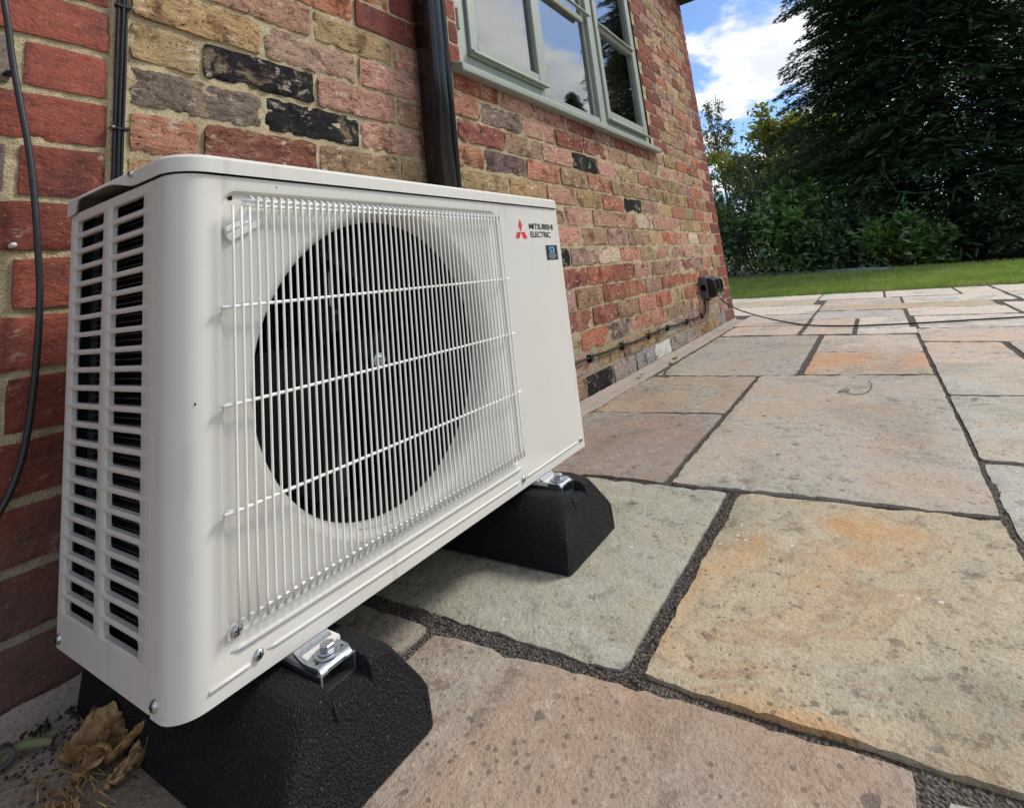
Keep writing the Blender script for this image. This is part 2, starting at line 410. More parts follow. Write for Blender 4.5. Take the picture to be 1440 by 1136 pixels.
M_OAK = leaf_material('oak_leaf', (0.14, 0.155, 0.035), (0.21, 0.195, 0.055), 0.55, 0.5)
M_BIRCH = leaf_material('birch_leaf', (0.07, 0.10, 0.03), (0.12, 0.13, 0.05), 0.55, 0.35)
M_GRASS = leaf_material('grass_blade', (0.17, 0.245, 0.055), (0.25, 0.30, 0.09), 0.5, 0.4, tip=(0.34, 0.34, 0.15))
M_BARK = simple('bark', (0.06, 0.045, 0.032), 0.95, grain=0.5, gscale=60, bump=0.8, var=0.6)
M_DRY, nt, b = material('dry_leaf')
p_ = nt.pos(); c_ = nt.mix(nt.step(nt.noise(p_, 26, 4, 0.6), 0.36, 0.62), (0.22, 0.10, 0.035), (0.48, 0.31, 0.13))
c_ = nt.mix(nt.step(nt.noise(p_, 17, 3), 0.54, 0.66), c_, (0.52, 0.45, 0.24))
c_ = nt.mix(nt.math('MULTIPLY', nt.step(nt.noise(p_, 160, 3), 0.5, 0.65), 0.5), c_, (0.10, 0.045, 0.018))
nt.put(b.inputs['Base Color'], c_); b.inputs['Roughness'].default_value = 0.65
nt.l.new(nt.bump(nt.noise(p_, 120, 3), 0.8, 0.004), b.inputs['Normal'])
M_STALK = leaf_material('green_stalk', (0.13, 0.16, 0.06), (0.24, 0.25, 0.12), 0.6, 0.1, tip=(0.20, 0.13, 0.06))
M_FENCE = simple('black_fence_board', (0.012, 0.012, 0.014), 0.8, var=0.4)
M_SLATE = simple('slate_path', (0.17, 0.20, 0.22), 0.6, grain=0.4, gscale=40, bump=0.5, var=0.5)

# ================================================================== THE HOUSE WALL
PITCH_X, PITCH_Z = 0.25, 0.08333
ZA = 1.0581            # centre height of course 0; courses count downward
X_END = 4.02
WIN = (0.925, 2.70, 1.185, 2.46)   # opening x0,x1,z0,z1
house = thing('brick_house', 'house wall of mixed reclaimed stock bricks with a sage green window', 'house', (0, 0, 0))

PAL = {'tan': (0.41, 0.275, 0.14), 'olive': (0.34, 0.24, 0.125), 'pink': (0.47, 0.26, 0.185), 'mauve': (0.37, 0.225, 0.175),
       'orange': (0.39, 0.15, 0.085), 'salmon': (0.45, 0.21, 0.135), 'maroon': (0.27, 0.10, 0.07), 'greyp': (0.19, 0.14, 0.115),
       'black': (0.020, 0.019, 0.020), 'cream': (0.56, 0.46, 0.33), 'quoin': (0.21, 0.055, 0.039), 'brown': (0.34, 0.215, 0.13),
       'white': (0.72, 0.70, 0.66), 'ash': (0.33, 0.28, 0.235), 'grey': (0.26, 0.245, 0.235)}
FIXED = {(-1, 1): 'pink', (-1, 3): 'olive', (-1, 5): 'pink', (-2, 2): 'orange', (-2, 4): 'orange', (-3, 3): 'orange',
         (0, 0): 'tan', (0, 2): 'mauve', (0, 4): 'pink', (0, 6): 'salmon', (0, 8): 'greyp', (1, 0): 'tan', (1, 1): 'black', (1, 3): 'pink', (1, 5): 'brown', (1, 7): 'maroon', (1, 9): 'brown', (1, 11): 'pink',
         (2, 0): 'greyp', (2, 2): 'black', (2, 4): 'pink', (2, 6): 'salmon', (2, 8): 'greyp', (2, 10): 'salmon', (3, 0): 'salmon', (3, 1): 'maroon', (3, 3): 'brown', (3, 5): 'tan', (3, 7): 'olive', (4, 0): 'tan',
         (1, 13): 'black', (3, 17): 'black', (6, 10): 'black', (12, 12): 'black', (10, 14): 'greyp', (12, 18): 'white', (9, 27): 'white', (11, 31): 'white', (5, 12): 'brown'}
def brick_tint(r, k, x0, z):
    if (r, k) in FIXED: c = PAL[FIXED[(r, k)]]
    else:
        q = random.Random(r*131+k*17+5)
        if r >= 11: names = ['ash', 'ash', 'grey', 'brown', 'mauve', 'pink', 'tan']
        elif r >= 7: names = ['orange', 'salmon', 'salmon', 'orange', 'pink', 'tan', 'maroon', 'mauve', 'brown']
        elif r >= 3: names = ['pink', 'pink', 'mauve', 'salmon', 'tan', 'brown', 'pink', 'orange', 'tan', 'cream']
        else: names = ['pink', 'brown', 'salmon', 'tan', 'brown', 'orange', 'olive', 'pink', 'maroon', 'mauve']
        c = PAL[q.choice(names)]
    q = random.Random(r*977+k*31)
    j = q.uniform(0.84, 1.14)
    return tuple(min(0.8, x*j*q.uniform(0.95, 1.05)*(1.12 if c[0] > 0.1 else 1)) for x in c)

def brick_mesh(L, H, seed, nx, nz, rough, depth=0.03):
    """front-facing irregular brick, origin at its centre on the wall face, front toward -Y"""
    v = []; f = []
    q = random.Random(seed); off = Vector((q.uniform(-50, 50), q.uniform(-50, 50), q.uniform(-50, 50)))
    tilt_x = q.uniform(-0.012, 0.012)*rough; tilt_z = q.uniform(-0.02, 0.02)*rough; base = q.uniform(-0.0035, 0.002)*rough
    rot = q.uniform(-0.008, 0.008)*rough
    cols, rows = nx+1, nz+1
    rad = 0.007
    for j in range(rows):
        for i in range(cols):
            u = i/nx*2-1; t = j/nz*2-1
            x = u*L/2; z = t*H/2
            # pull corners in and roughen the arrises
            ex = L/2-abs(x); ez = H/2-abs(z)
            if ex < rad and ez < rad:
                x *= 1-0.0016/(L/2)*(1-ex/rad)*rough; z *= 1-0.0016/(H/2)*(1-ez/rad)*rough
            n1 = fbm(off+Vector((x*28, 0, z*28)), 1, 3); n2 = fbm(off+Vector((x*28+9, 5, z*28)), 1, 3)
            w = 1.0 if (i in (0, nx) or j in (0, nz)) else 0.3
            x2 = x + n1*0.0028*rough*w; z2 = z + n2*0.0028*rough*w
            y = base + fbm(off+Vector((x*22, 3, z*34)), 1, 5)*0.0034*rough + tilt_x*x + tilt_z*z
            edge = min(ex, ez)
            if edge < 1e-6: y += 0.0008 + max(0, fbm(off+Vector((x*40, 7, z*40)), 1, 3))*0.009*rough
            elif edge < 0.009: y += max(0, fbm(off+Vector((x*40, 7, z*40)), 1, 3)-0.1)*0.006*rough
            v.append((x2*cos(rot)-z2*sin(rot), y, x2*sin(rot)+z2*cos(rot)))
    for j in range(nz):
        for i in range(nx):
            a = j*cols+i; f.append((a, a+1, a+cols+1, a+cols))
    border = [i for i in range(cols)] + [j*cols+nx for j in range(1, rows)] + [nz*cols+i for i in range(nx-1, -1, -1)] + [j*cols for j in range(nz-1, 0, -1)]
    b0 = len(v); n = len(border)
    v += [v[i] for i in border]
    for i in border: v.append((v[i][0], depth, v[i][2]))
    for k in range(n):
        k2 = (k+1) % n
        f.append((b0+k2, b0+k, b0+n+k, b0+n+k2))
    return v, f

UNIT = dict(X1=-0.096, X2=0.707, Yb=-0.118, Yf=-0.412, Z1=0.115, Z2=0.659)
def hidden_by_unit(p):
    c = project(p)
    if c is None: return False
    poly = [(102, 300), (245, 225), (779, 290), (822, 615), (243, 1020), (79, 900)]
    ins = False
    for i in range(len(poly)):
        (x1, y1), (x2, y2) = poly[i], poly[i-1]
        if (y1 > c[1]) != (y2 > c[1]) and c[0] < (x2-x1)*(c[1]-y1)/(y2-y1)+x1: ins = not ins
    return ins

bricks = []   # (area, r, k, x0, x1, z, tint, red)
def put_brick(r, k, x0, x1, z, tint, red=False):
    if x1-x0 < 0.035: return
    cx = (x0+x1)/2
    pr = [project((x, 0, zz)) for x, zz in ((x0, z-0.035), (x1, z-0.035), (x1, z+0.035), (x0, z+0.035))]
    area = 0
    if all(p is not None for p in pr):
        ccx = sum(p[0] for p in pr)/4; ccy = sum(p[1] for p in pr)/4
        mx0 = min(p[0] for p in pr); mx1 = max(p[0] for p in pr); my0 = min(p[1] for p in pr); my1 = max(p[1] for p in pr)
        if mx1 > 2 and mx0 < 1438 and my1 > 2 and my0 < 1134 and not hidden_by_unit((cx, 0, z)):
            area = max(0.0, (min(mx1, 1440)-max(mx0, 0)))*max(0.0, (min(my1, 1136)-max(my0, 0)))
    bricks.append((area, r, k, x0, x1, z, tint, red))
for r in range(-20, 13):
    z = ZA - PITCH_Z*r
    odd = r % 2
    k = -1 if odd else 0
    x = -0.125 if odd else 0.0
    while x < X_END-0.01:
        x0, x1 = max(x, 0.006), min(x+PITCH_X, X_END)
        if X_END-(x+PITCH_X) < 0.06: x1 = X_END
        inwin = (z > WIN[2]-0.02) and (z < WIN[3]+0.02)
        red = x1 >= X_END-0.001
        tint = brick_tint(r, k if k >= 0 else 0, x0, z)
        segs = [(x0, x1, red)]
        if inwin:
            segs = []
            if x0 < WIN[0]-0.03: segs.append((x0, min(x1, WIN[0]), red or x1 > WIN[0]-0.20))
            if x1 > WIN[1]+0.03: segs.append((max(x0, WIN[1]), x1, red or x0 < WIN[1]+0.11))
            if odd == 0 and x0 < WIN[1]+0.03 < x1 and x1-WIN[1] < 0.06:
                segs = [s for s in segs if s[0] < WIN[1]-0.1]
            # the even courses carry one long red closer beside the window
        for (a, b_, rd) in segs:
            t = tint
            if rd:
                q = random.Random(r*71+k); j = q.uniform(0.75, 1.25); t = tuple(c*j for c in PAL['quoin'])
            put_brick(r, k, a+0.0058, b_-0.0058 if b_ < X_END-0.001 else b_, z, t, rd)
        x += PITCH_X; k += 2
# the older red pier left of the straight joint
for r in range(-20, 13):
    z = ZA - PITCH_Z*r
    q = random.Random(r*53+9)
    j = q.uniform(0.72, 1.3); t = tuple(c*j for c in (0.225, 0.062, 0.042))
    if r % 2 == 0:
        put_brick(r, -10, -0.124, -0.022, z, t, True)
        g = q.choice([(0.21, 0.165, 0.13), (0.16, 0.12, 0.10), (0.25, 0.12, 0.085)])
        xs = -0.140
    else:
        put_brick(r, -10, -0.246, -0.020, z, t, True); xs = -0.262
        g = t
    while xs > -1.3:
        put_brick(r, -12, xs-0.232, xs, z, g if xs > -0.3 else tuple(c*q.uniform(0.8, 1.2) for c in (0.225, 0.062, 0.042)), True)
        xs -= 0.246
bricks.sort(key=lambda b: -b[0])
rest_v, rest_f, rest_c = [], [], []
for idx, (area, r, k, x0, x1, z, tint, red) in enumerate(bricks):
    L = x1-x0; H = 0.0722
    rough = 0.55 if red else 1.0
    if idx < 300 and area > 0:
        big = area > 2500
        nx, nz = (max(8, int(L/0.0055)), 13) if big else ((8, 4) if area > 500 else (5, 3))
        v, f = brick_mesh(L, H + RNG.uniform(-0.003, 0.003), r*1000+k*7+3, nx, nz, rough)
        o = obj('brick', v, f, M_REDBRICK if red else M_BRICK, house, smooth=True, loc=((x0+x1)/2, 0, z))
        o.color = (*tint, 1)
    else:
        v, f = brick_mesh(L, H, r*1000+k*7+3, 4, 2, rough)
        b0 = len(rest_v)
        rest_v += [(p[0]+(x0+x1)/2, p[1], p[2]+z) for p in v]
        rest_f += [tuple(i+b0 for i in t) for t in f]
        rest_c += [tint]*len(f)
me = meshof('brick_courses', rest_v, rest_f)
ca = me.color_attributes.new('tint', 'FLOAT_COLOR', 'CORNER')
li = 0
buf = []
for p, c in zip(me.polygons, rest_c): buf += [c[0], c[1], c[2], 1.0]*len(p.vertices)
ca.data.foreach_set('color', buf)
o = link('brick_courses', me, M_BRICKS, house, True); tag(o, kind='stuff')

# mortar body of the wall, slightly recessed behind the brick faces
YM = 0.0040
def mortar_sheet(x0, x1, z0, z1, step):
    nx = max(1, int((x1-x0)/step)); nz = max(1, int((z1-z0)/step)); v = []; f = []
    for j in range(nz+1):
        for i in range(nx+1):
            x = x0+(x1-x0)*i/nx; z = z0+(z1-z0)*j/nz
            v.append((x, YM + fbm((x*22, 1.7, z*22), 1, 3)*0.0022, z))
    for j in range(nz):
        for i in range(nx):
            a = j*(nx+1)+i; f.append((a, a+1, a+nx+2, a+nx+1))
    return v, f
mb = Buf()
mb.add(*mortar_sheet(-1.3, 0.925, -0.1, 1.6, 0.012))
mb.add(*mortar_sheet(0.925, X_END-0.004, -0.1, WIN[2], 0.03))
mb.add(*mortar_sheet(WIN[1], X_END-0.004, WIN[2], WIN[3], 0.03))
mb.add(*mortar_sheet(-1.3, WIN[0], 1.6, 2.72, 0.06))
mb.add(*mortar_sheet(WIN[0], X_END-0.004, WIN[3], 2.72, 0.06))
mb.box(-1.3, WIN[0]-0.002, 0.03, 0.28, -0.1, 2.72); mb.box(WIN[1]+0.002, X_END-0.004, 0.03, 0.28, -0.1, 2.72)
mb.box(WIN[0]-0.002, WIN[1]+0.002, 0.03, 0.28, -0.1, WIN[2]-0.003); mb.box(WIN[0]-0.002, WIN[1]+0.002, 0.03, 0.28, WIN[3]+0.003, 2.72)
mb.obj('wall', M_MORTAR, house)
# raised struck mortar of the straight joint
v = []; f = []
nz = 150
for j in range(nz+1):
    z = 0.0+1.7*j/nz
    for i, (x, y) in enumerate(((-0.0215, 0.006), (-0.017, -0.002), (-0.008, 0.0005), (0.003, -0.001), (0.0085, 0.006))):
        v.append((x + fbm((x*30, 0, z*30), 1, 3)*0.0025, y + fbm((x*40, 4, z*30), 1, 3)*0.0018, z))
for j in range(nz):
    for i in range(4):
        a = j*5+i; f.append((a, a+1, a+6, a+5))
obj('straight_joint', v, f, M_MORTAR, house, smooth=True)
# return wall round the far corner, with its own brick ends
rb = Buf()
for r in range(-20, 13):
    z = ZA - PITCH_Z*r; y = 0.0 if r % 2 == 0 else -0.125
    while y < 4.0:
        y0, y1 = max(y, 0.0), y+PITCH_X-0.013
        if y0 > 0.001 or r % 2: rb.box(X_END-0.02, X_END+0.0005, max(y0, 0.031), y1, z-0.0345, z+0.0345)
        y += PITCH_X
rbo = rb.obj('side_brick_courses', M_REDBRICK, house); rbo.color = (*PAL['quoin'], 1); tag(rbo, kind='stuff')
sb = Buf(); sb.box(X_END-0.25, X_END-0.003, 0.281, 4.0, -0.1, 2.72); sb.obj('side_wall', M_MORTAR, house)
# eaves: gutter and roof
eb = Buf(); eb.box(-1.3, X_END+0.10, -0.16, 0.30, 2.725, 2.76); eb.box(-1.3, X_END+0.10, -0.17, -0.15, 2.725, 2.90)
eb.box(X_END+0.08, X_END+0.10, -0.15, 4.0, 2.725, 2.90); bevel_obj(eb.obj('eaves_board', M_GUTTER, house), 0.004, 1)
rv = [(-1.3, -0.22, 2.90), (X_END+0.14, -0.22, 2.90), (X_END+0.14, 4.0, 4.9), (-1.3, 4.0, 4.9)]
rv += [(a, b_, c-0.05) for a, b_, c in rv]
obj('roof', rv, [(0, 1, 2, 3), (7, 6, 5, 4), (0, 4, 5, 1), (1, 5, 6, 2), (2, 6, 7, 3), (3, 7, 4, 0)], M_GUTTER, house)
# dark room behind the window
rm = Buf(); x0, x1, z0, z1 = WIN
for (a, b_, c, d, e, g) in ((0.4, 3.3, 2.8, 2.83, 0.3, 2.65), (0.37, 0.40, 0.28, 2.8, 0.3, 2.65), (3.3, 3.33, 0.28, 2.8, 0.3, 2.65), (0.4, 3.3, 0.28, 2.8, 0.27, 0.3), (0.4, 3.3, 0.28, 2.8, 2.65, 2.68)):
    rm.box(a, b_, c, d, e, g)
rm.obj('room_lining', M_ROOM, house)

# ------------------------------------------------------------------ window
WY = 0.012
def bar(b, x0, x1, z0, z1, y0=WY, y1=WY+0.07): b.box(x0, x1, y0, y1, z0, z1)
wf = Buf()
wx0, wx1, wz0, wz1 = 0.928, 2.697, 1.205, 2.45
bar(wf, wx0, wx0+0.055, wz0, wz1); bar(wf, wx1-0.055, wx1, wz0, wz1)
bar(wf, wx0+0.055, 1.475, wz0, wz0+0.05, WY+0.001); bar(wf, wx0+0.055, wx1-0.055, wz1-0.055, wz1)
bar(wf, 1.475, 1.525, wz0, wz1-0.055, WY+0.002); bar(wf, 2.015, 2.085, wz0, wz1-0.055, WY-0.002)
bar(wf, 1.525, 2.015, wz0, wz0+0.042, WY+0.003); bar(wf, 2.085, wx1-0.055, wz0, wz0+0.045, WY+0.001)
window = bevel_obj(wf.obj('window', M_PAINT, house), 0.003, 1)
window['label'] = 'sage green timber casement window with three lights'
sb_ = Buf()
sv = [(0.878, 0.02, 1.163), (0.878, -0.040, 1.158), (0.878, -0.043, 1.163), (0.878, -0.042, 1.186), (0.878, 0.012, 1.204), (0.878, 0.05, 1.204)]
n = len(sv); v = sv + [(2.735, y, z) for _, y, z in sv]
f = [tuple(range(n))[::-1], tuple(range(n, 2*n))] + [(i, (i+1) % n, n+(i+1) % n, n+i) for i in range(n)]
sill = bevel_obj(obj('sill', v, f, M_PAINT, window), 0.003, 1)
def casement(x0, x1, z0, z1, transoms, proud, name='casement'):
    b = Buf(); y0 = WY-proud; s = 0.042
    b.box(x0, x0+s, y0, y0+0.045, z0, z1); b.box(x1-s, x1, y0, y0+0.045, z0, z1)
    b.box(x0+s, x1-s, y0+0.0012, y0+0.045, z0, z0+0.055); b.box(x0+s, x1-s, y0+0.0012, y0+0.045, z1-s, z1)
    for t in transoms: b.box(x0+s, x1-s, y0+0.003, y0+0.042, t-0.014, t+0.014)
    c = bevel_obj(b.obj(name, M_PAINT, window), 0.003, 1)
    prev = z0+0.055
    for t in list(transoms)+[z1-s]:
        top = t-0.014 if t != z1-s else t
        pb = Buf(); pb.box(x0+s-0.003, x1-s+0.003, y0+0.020, y0+0.024, prev-0.003, top+0.003)
        pane = pb.obj('pane', M_GLASS, window)
        prev = t+0.014
    return c
casement(wx0+0.058, 1.472, wz0+0.052, wz1-0.058, (1.78,), 0.012)
casement(2.088, wx1-0.058, wz0+0.047, wz1-0.058, (1.78,), 0.012)
# fixed middle light
b = Buf()
b.box(1.526, 2.014, WY+0.016, WY+0.05, 1.765, 1.798)
b.box(1.526, 1.548, WY+0.018, WY+0.05, wz0+0.043, wz1-0.056); b.box(1.992, 2.014, WY+0.018, WY+0.05, wz0+0.043, wz1-0.056)
bevel_obj(b.obj('glazing_bar', M_PAINT, window), 0.002, 1)
for (a, c) in ((wz0+0.04, 1.768), (1.795, wz1-0.053)):
    pb = Buf(); pb.box(1.545, 1.995, WY+0.026, WY+0.030, a, c); pb.obj('pane', M_GLASS, window)
for (a, c, zz) in ((0.985, 1.482, 1.272), (2.10, 2.655, 1.258), (1.53, 2.01, 1.800), (2.13, 2.60, 1.798)):
    pts = [(a, WY-0.010, zz+0.010), (a, WY-0.028, zz-0.004), (a, WY-0.028, zz-0.011), (a, WY-0.010, zz-0.009)]
    v = pts+[(c, y, z) for _, y, z in pts]
    bevel_obj(obj('drip_bar', v, [(3, 2, 1, 0), (4, 5, 6, 7)]+[(i, (i+1) % 4, 4+(i+1) % 4, 4+i) for i in range(4)], M_PAINT, window), 0.0015, 1)
for zz in (1.335, 2.2):
    v, f = tube([(0.936, WY-0.006, zz), (0.936, WY-0.006, zz+0.075)], 0.007, 10)
    obj('hinge', v, f, M_PAINT, window, smooth=False)

# ================================================================== GROUND
def quad(name, pts, z, mat, kind='structure'):
    o = obj(name, [(x, y, z) for x, y in pts], [tuple(range(len(pts)))], mat); tag(o, kind=kind); return o
ground = quad('ground', [(-400, -400), (400, -400), (400, 400), (-400, 400)], -0.07, M_SOIL)
edge = lambda y: 6.26+0.305*y      # far edge of the patio
patio = quad('patio', [(-3.5, -6.0), (edge(-6.0), -6.0), (edge(0.9), 0.9), (4.02, 0.9), (4.02, 0.02), (-3.5, 0.02)], -0.0055, M_GRIT)
lawn = quad('lawn', [(edge(-9)+0.01, -9), (9.2, -9), (9.45, -2.75), (10.4, -1.25), (12.5, 0.6), (15.0, 2.8), (16, 5), (edge(5)+0.01, 5)], -0.016, M_LAWN)

def slab(corners, tint, res=0.016, rough=1.0, seed=0):
    """corners: 4 (x,y) going round; riven upper face, uneven edges, dropped sides"""
    c = [Vector((x, y, 0)) for x, y in corners]
    # orient counter-clockwise
    ar = sum(c[i].x*c[(i+1) % 4].y-c[(i+1) % 4].x*c[i].y for i in range(4))
    if ar < 0: c = [c[0], c[3], c[2], c[1]]
    lu = max((c[1]-c[0]).length, (c[2]-c[3]).length); lv = max((c[3]-c[0]).length, (c[2]-c[1]).length)
    nu = max(3, min(70, int(lu/res))); nv = max(3, min(70, int(lv/res)))
    ce = (c[0]+c[1]+c[2]+c[3])/4
    q = random.Random(seed*7+1); off = Vector((q.uniform(-40, 40), q.uniform(-40, 40), 0))
    lift = q.uniform(-0.0015, 0.002)
    v = []; f = []
    for j in range(nv+1):
        for i in range(nu+1):
            u, t = i/nu, j/nv
            p = (c[0]*(1-u)+c[1]*u)*(1-t)+(c[3]*(1-u)+c[2]*u)*t
            on = i in (0, nu) or j in (0, nv)
            d = min(u*lu, (1-u)*lu, t*lv, (1-t)*lv)
            w = math.exp(-d/0.02)
            # uneven dressed edge
            jx = fbm(off+p*9, 1, 4)*0.0045+fbm(off+p*45, 1, 2)*0.0024
            jy = fbm(off+p*9+Vector((7, 3, 1)), 1, 4)*0.0045+fbm(off+p*45+Vector((3, 9, 1)), 1, 2)*0.0024
            # chipped corners
            cd = min((p-k).length for k in c)
            pull = 0.004*max(0, 1-cd/0.02)
            p2 = p+Vector((jx, jy, 0))*w*0.65*rough
            p2 += (ce-p).normalized()*pull
            z = lift+fbm(off+p*5, 1, 5)*0.0022*rough+fbm(off+p*22, 1, 4)*0.0010*rough
            if on: z -= 0.0008+max(0, fbm(off+p*30, 1, 3))*0.006
            v.append(p2+Vector((0, 0, z)))
    cols = nu+1
    for j in range(nv):
        for i in range(nu):
            a = j*cols+i; f.append((a, a+1, a+cols+1, a+cols))
    border = list(range(cols))+[j*cols+nu for j in range(1, nv+1)]+[nv*cols+i for i in range(nu-1, -1, -1)]+[j*cols for j in range(nv-1, 0, -1)]
    b0 = len(v); n = len(border)
    v += [v[i].copy() for i in border]
    for i in border: v.append(Vector((v[i].x, v[i].y, -0.04)))
    for k in range(n):
        k2 = (k+1) % n; f.append((b0+k2, b0+k, b0+n+k, b0+n+k2))
    v = [p-ce for p in v]
    o = obj('paving_slab', v, f, M_SLAB, patio, smooth=True, loc=ce); o.color = (*tint, 1.0 if tint == GOLD else 0.8 if tint == ORNG else 0.3)
    return o
def R4(x0, x1, ya, yb, s0=0.0, s1=0.0):
    """x range at wall side; s = skew dX/dY of the near and far edge"""
    return [(x0+s0*(ya+0.1), ya), (x1+s1*(ya+0.1), ya), (x1+s1*(yb+0.1), yb), (x0+s0*(yb+0.1), yb)]
PINK = (0.335, 0.262, 0.205); GREYG = (0.345, 0.335, 0.27); GOLD = (0.425, 0.35, 0.24); PURP = (0.275, 0.225, 0.195); BRWN = (0.345, 0.285, 0.22)
BEIGE = (0.4, 0.36, 0.305); ORNG = (0.45, 0.34, 0.25); PALE = (0.6, 0.545, 0.47); GREY = (0.36, 0.335, 0.29); PKL = (0.52, 0.43, 0.355); SAGE = (0.44, 0.43, 0.37)  # PALE has the far paving's grazing sky sheen put into its colour
sd = 0
def S(corners, tint, res=0.016, rough=1.0):
    global sd; sd += 1
    return slab(corners, tint, res, rough, sd)
# near the unit
S(R4(0.290, 0.841, -0.055, -0.664), GREYG, 0.012)
S(R4(0.290, 0.841, -0.690, -1.111), GOLD, 0.010, 1.3)
S([(-0.62, -0.388), (0.255, -0.388), (0.283, -0.957), (-0.62, -0.960)], PINK, 0.012)
S(R4(-0.30, 0.256, -0.03, -0.368), BRWN, 0.014)
S(R4(-0.95, -0.32, -0.03, -0.368), PURP, 0.02)
S(R4(-0.30, 0.262, -0.982, -1.50), SAGE, 0.016)
S(R4(-1.2, -0.64, -0.388, -1.0), GREY, 0.03)
S(R4(0.284, 0.76, -1.128, -1.70), SAGE, 0.02)
# second row
S(R4(0.855, 1.392, -0.06, -0.518, 0, -0.06), PURP, 0.014)
S(R4(1.408, 1.986, -0.065, -0.518, -0.06, 0), BRWN, 0.014)
S(R4(0.855, 1.980, -0.537, -1.111), BEIGE, 0.014)
S(R4(2.002, 3.150, -0.085, -0.660, 0, 0.15), GREY, 0.018)
S(R4(2.000, 2.585, -0.690, -1.106, 0.0, 0.13), ORNG, 0.016, 1.4)
S(R4(2.600, 3.130, -0.690, -1.106, 0.13, 0.16), PKL, 0.018)
# right of the long joint
S(R4(0.78, 1.118, -1.122, -1.75), SAGE, 0.016)
S(R4(1.138, 1.688, -1.122, -1.70), SAGE, 0.018)
S(R4(1.702, 2.195, -1.122, -1.72), SAGE, 0.02)
S(R4(2.375, 2.905, -1.122, -1.388, 0.17, 0.20), PKL, 0.02)
S(R4(2.375, 2.905, -1.412, -2.0, 0.17, 0.20), SAGE, 0.03)
S(R4(2.925, 3.36, -1.122, -2.0, 0.20, 0.2), PKL, 0.03)
# beyond the second row
sk = 0.2
S(R4(3.175, 3.60, -0.09, -0.535, 0.16, 0.25), PKL, 0.025)
S(R4(3.170, 3.40, -0.565, -0.820, 0.16, 0.18), PKL, 0.025)
S(R4(3.42, 3.94, -0.565, -0.820, 0.2, 0.25), PKL, 0.025)
S(R4(3.160, 3.42, -0.845, -1.12, 0.16, 0.2), PALE, 0.025)
S(R4(3.39, 3.99, -1.135, -2.1, 0.2, 0.26), PALE, 0.03)
S(R4(3.44, 3.98, -0.845, -1.095, 0.2, 0.25), PALE, 0.025)
S(R4(3.62, 4.30, -0.06, -0.535, 0.25, 0.30), PKL, 0.03)
S(R4(3.96, 4.46, -0.555, -1.095, 0.25, 0.3), (0.46, 0.43, 0.385), 0.03)
S(R4(4.01, 4.50, -1.12, -1.62, 0.26, 0.3), PALE, 0.03)
S(R4(4.01, 4.70, -1.645, -2.3, 0.26, 0.3), PALE, 0.03)
S(R4(4.32, 5.00, 0.55, -0.535, 0.30, 0.31), PALE, 0.03)
S(R4(4.485, 4.86, -0.555, -1.6, 0.3, 0.3), (0.45, 0.37, 0.265), 0.03)
S(R4(4.88, 5.42, -0.555, -1.105, 0.3, 0.3), PKL, 0.03)
S(R4(4.88, 5.40, -1.125, -1.745, 0.3, 0.3), PALE, 0.03)
S(R4(4.72, 5.40, -1.77, -2.4, 0.3, 0.3), PALE, 0.03)
S(R4(5.02, 5.60, 0.80, -0.46, 0.31, 0.31), (0.46, 0.40, 0.28), 0.04)
S(R4(5.44, 6.10, -0.475, -0.995, 0.305, 0.305), PALE, 0.04)
S(R4(5.44, 6.10, -1.015, -1.51, 0.305, 0.305), PALE, 0.04)
S(R4(5.42, 6.10, -1.53, -1.755, 0.305, 0.305), PALE, 0.04)
S(R4(5.42, 6.10, -1.775, -2.6, 0.305, 0.305), PALE, 0.04)
S(R4(5.62, 6.12, 0.86, -0.455, 0.305, 0.305), PALE, 0.04)
# paving beyond the right edge of the picture
q = random.Random(5)
for ix in range(-3, 9):
    for iy in range(7):
        x0 = ix*0.62+q.uniform(-0.0, 0.02); ya = -2.62-iy*0.5
        if x0 > edge(ya)-0.4: continue
        S(R4(x0, min(x0+0.60, edge(ya)-0.15), ya, ya-0.48), q.choice([PALE, SAGE, PKL, GREY, GOLD, BEIGE]), 0.08)
for (a, b_, c, d) in ((-1.2, -0.62, -1.02, -1.5), (-1.2, -0.64, -1.52, -2.1), (-0.62, -0.02, -1.52, -2.1), (0.0, 0.6, -1.72, -2.6), (0.62, 1.2, -1.77, -2.6), (1.22, 1.9, -1.75, -2.6), (1.92, 2.45, -2.02, -2.6), (2.47, 3.2, -2.05, -2.6), (3.22, 3.75, -2.15, -2.6), (-0.62, -0.32, -0.98, -1.5), (-0.62, -0.02, -2.12, -2.6), (-1.2, -0.64, -2.12, -2.6)):
    S(R4(a, b_, c, d), q.choice([SAGE, PKL, GREY, GOLD, BEIGE]), 0.06)

# mortar fillet at the wall foot
v = []; f = []; nxx = 240
prof = [(-0.004, 0.024), (-0.012, 0.012), (-0.030, 0.0050), (-0.050, 0.002), (-0.057, -0.012)]
for i in range(nxx+1):
    x = -1.3+(X_END+1.3)*i/nxx
    for j, (y, z) in enumerate(prof):
        wob = fbm((x*9, j*2.0, 0), 1, 4)
        v.append((x, y+wob*0.009*(0 if j == 0 else 1)-0.012*max(0, (x-1.5))/2.5*(j > 1), z+fbm((x*25, j*3.0, 5), 1, 3)*0.003))
np_ = len(prof)
for i in range(nxx):
    for j in range(np_-1):
        a = i*np_+j; f.append((a, a+np_, a+np_+1, a+1))
tag(obj('mortar_fillet', v, f, M_FILLET, patio, smooth=True))

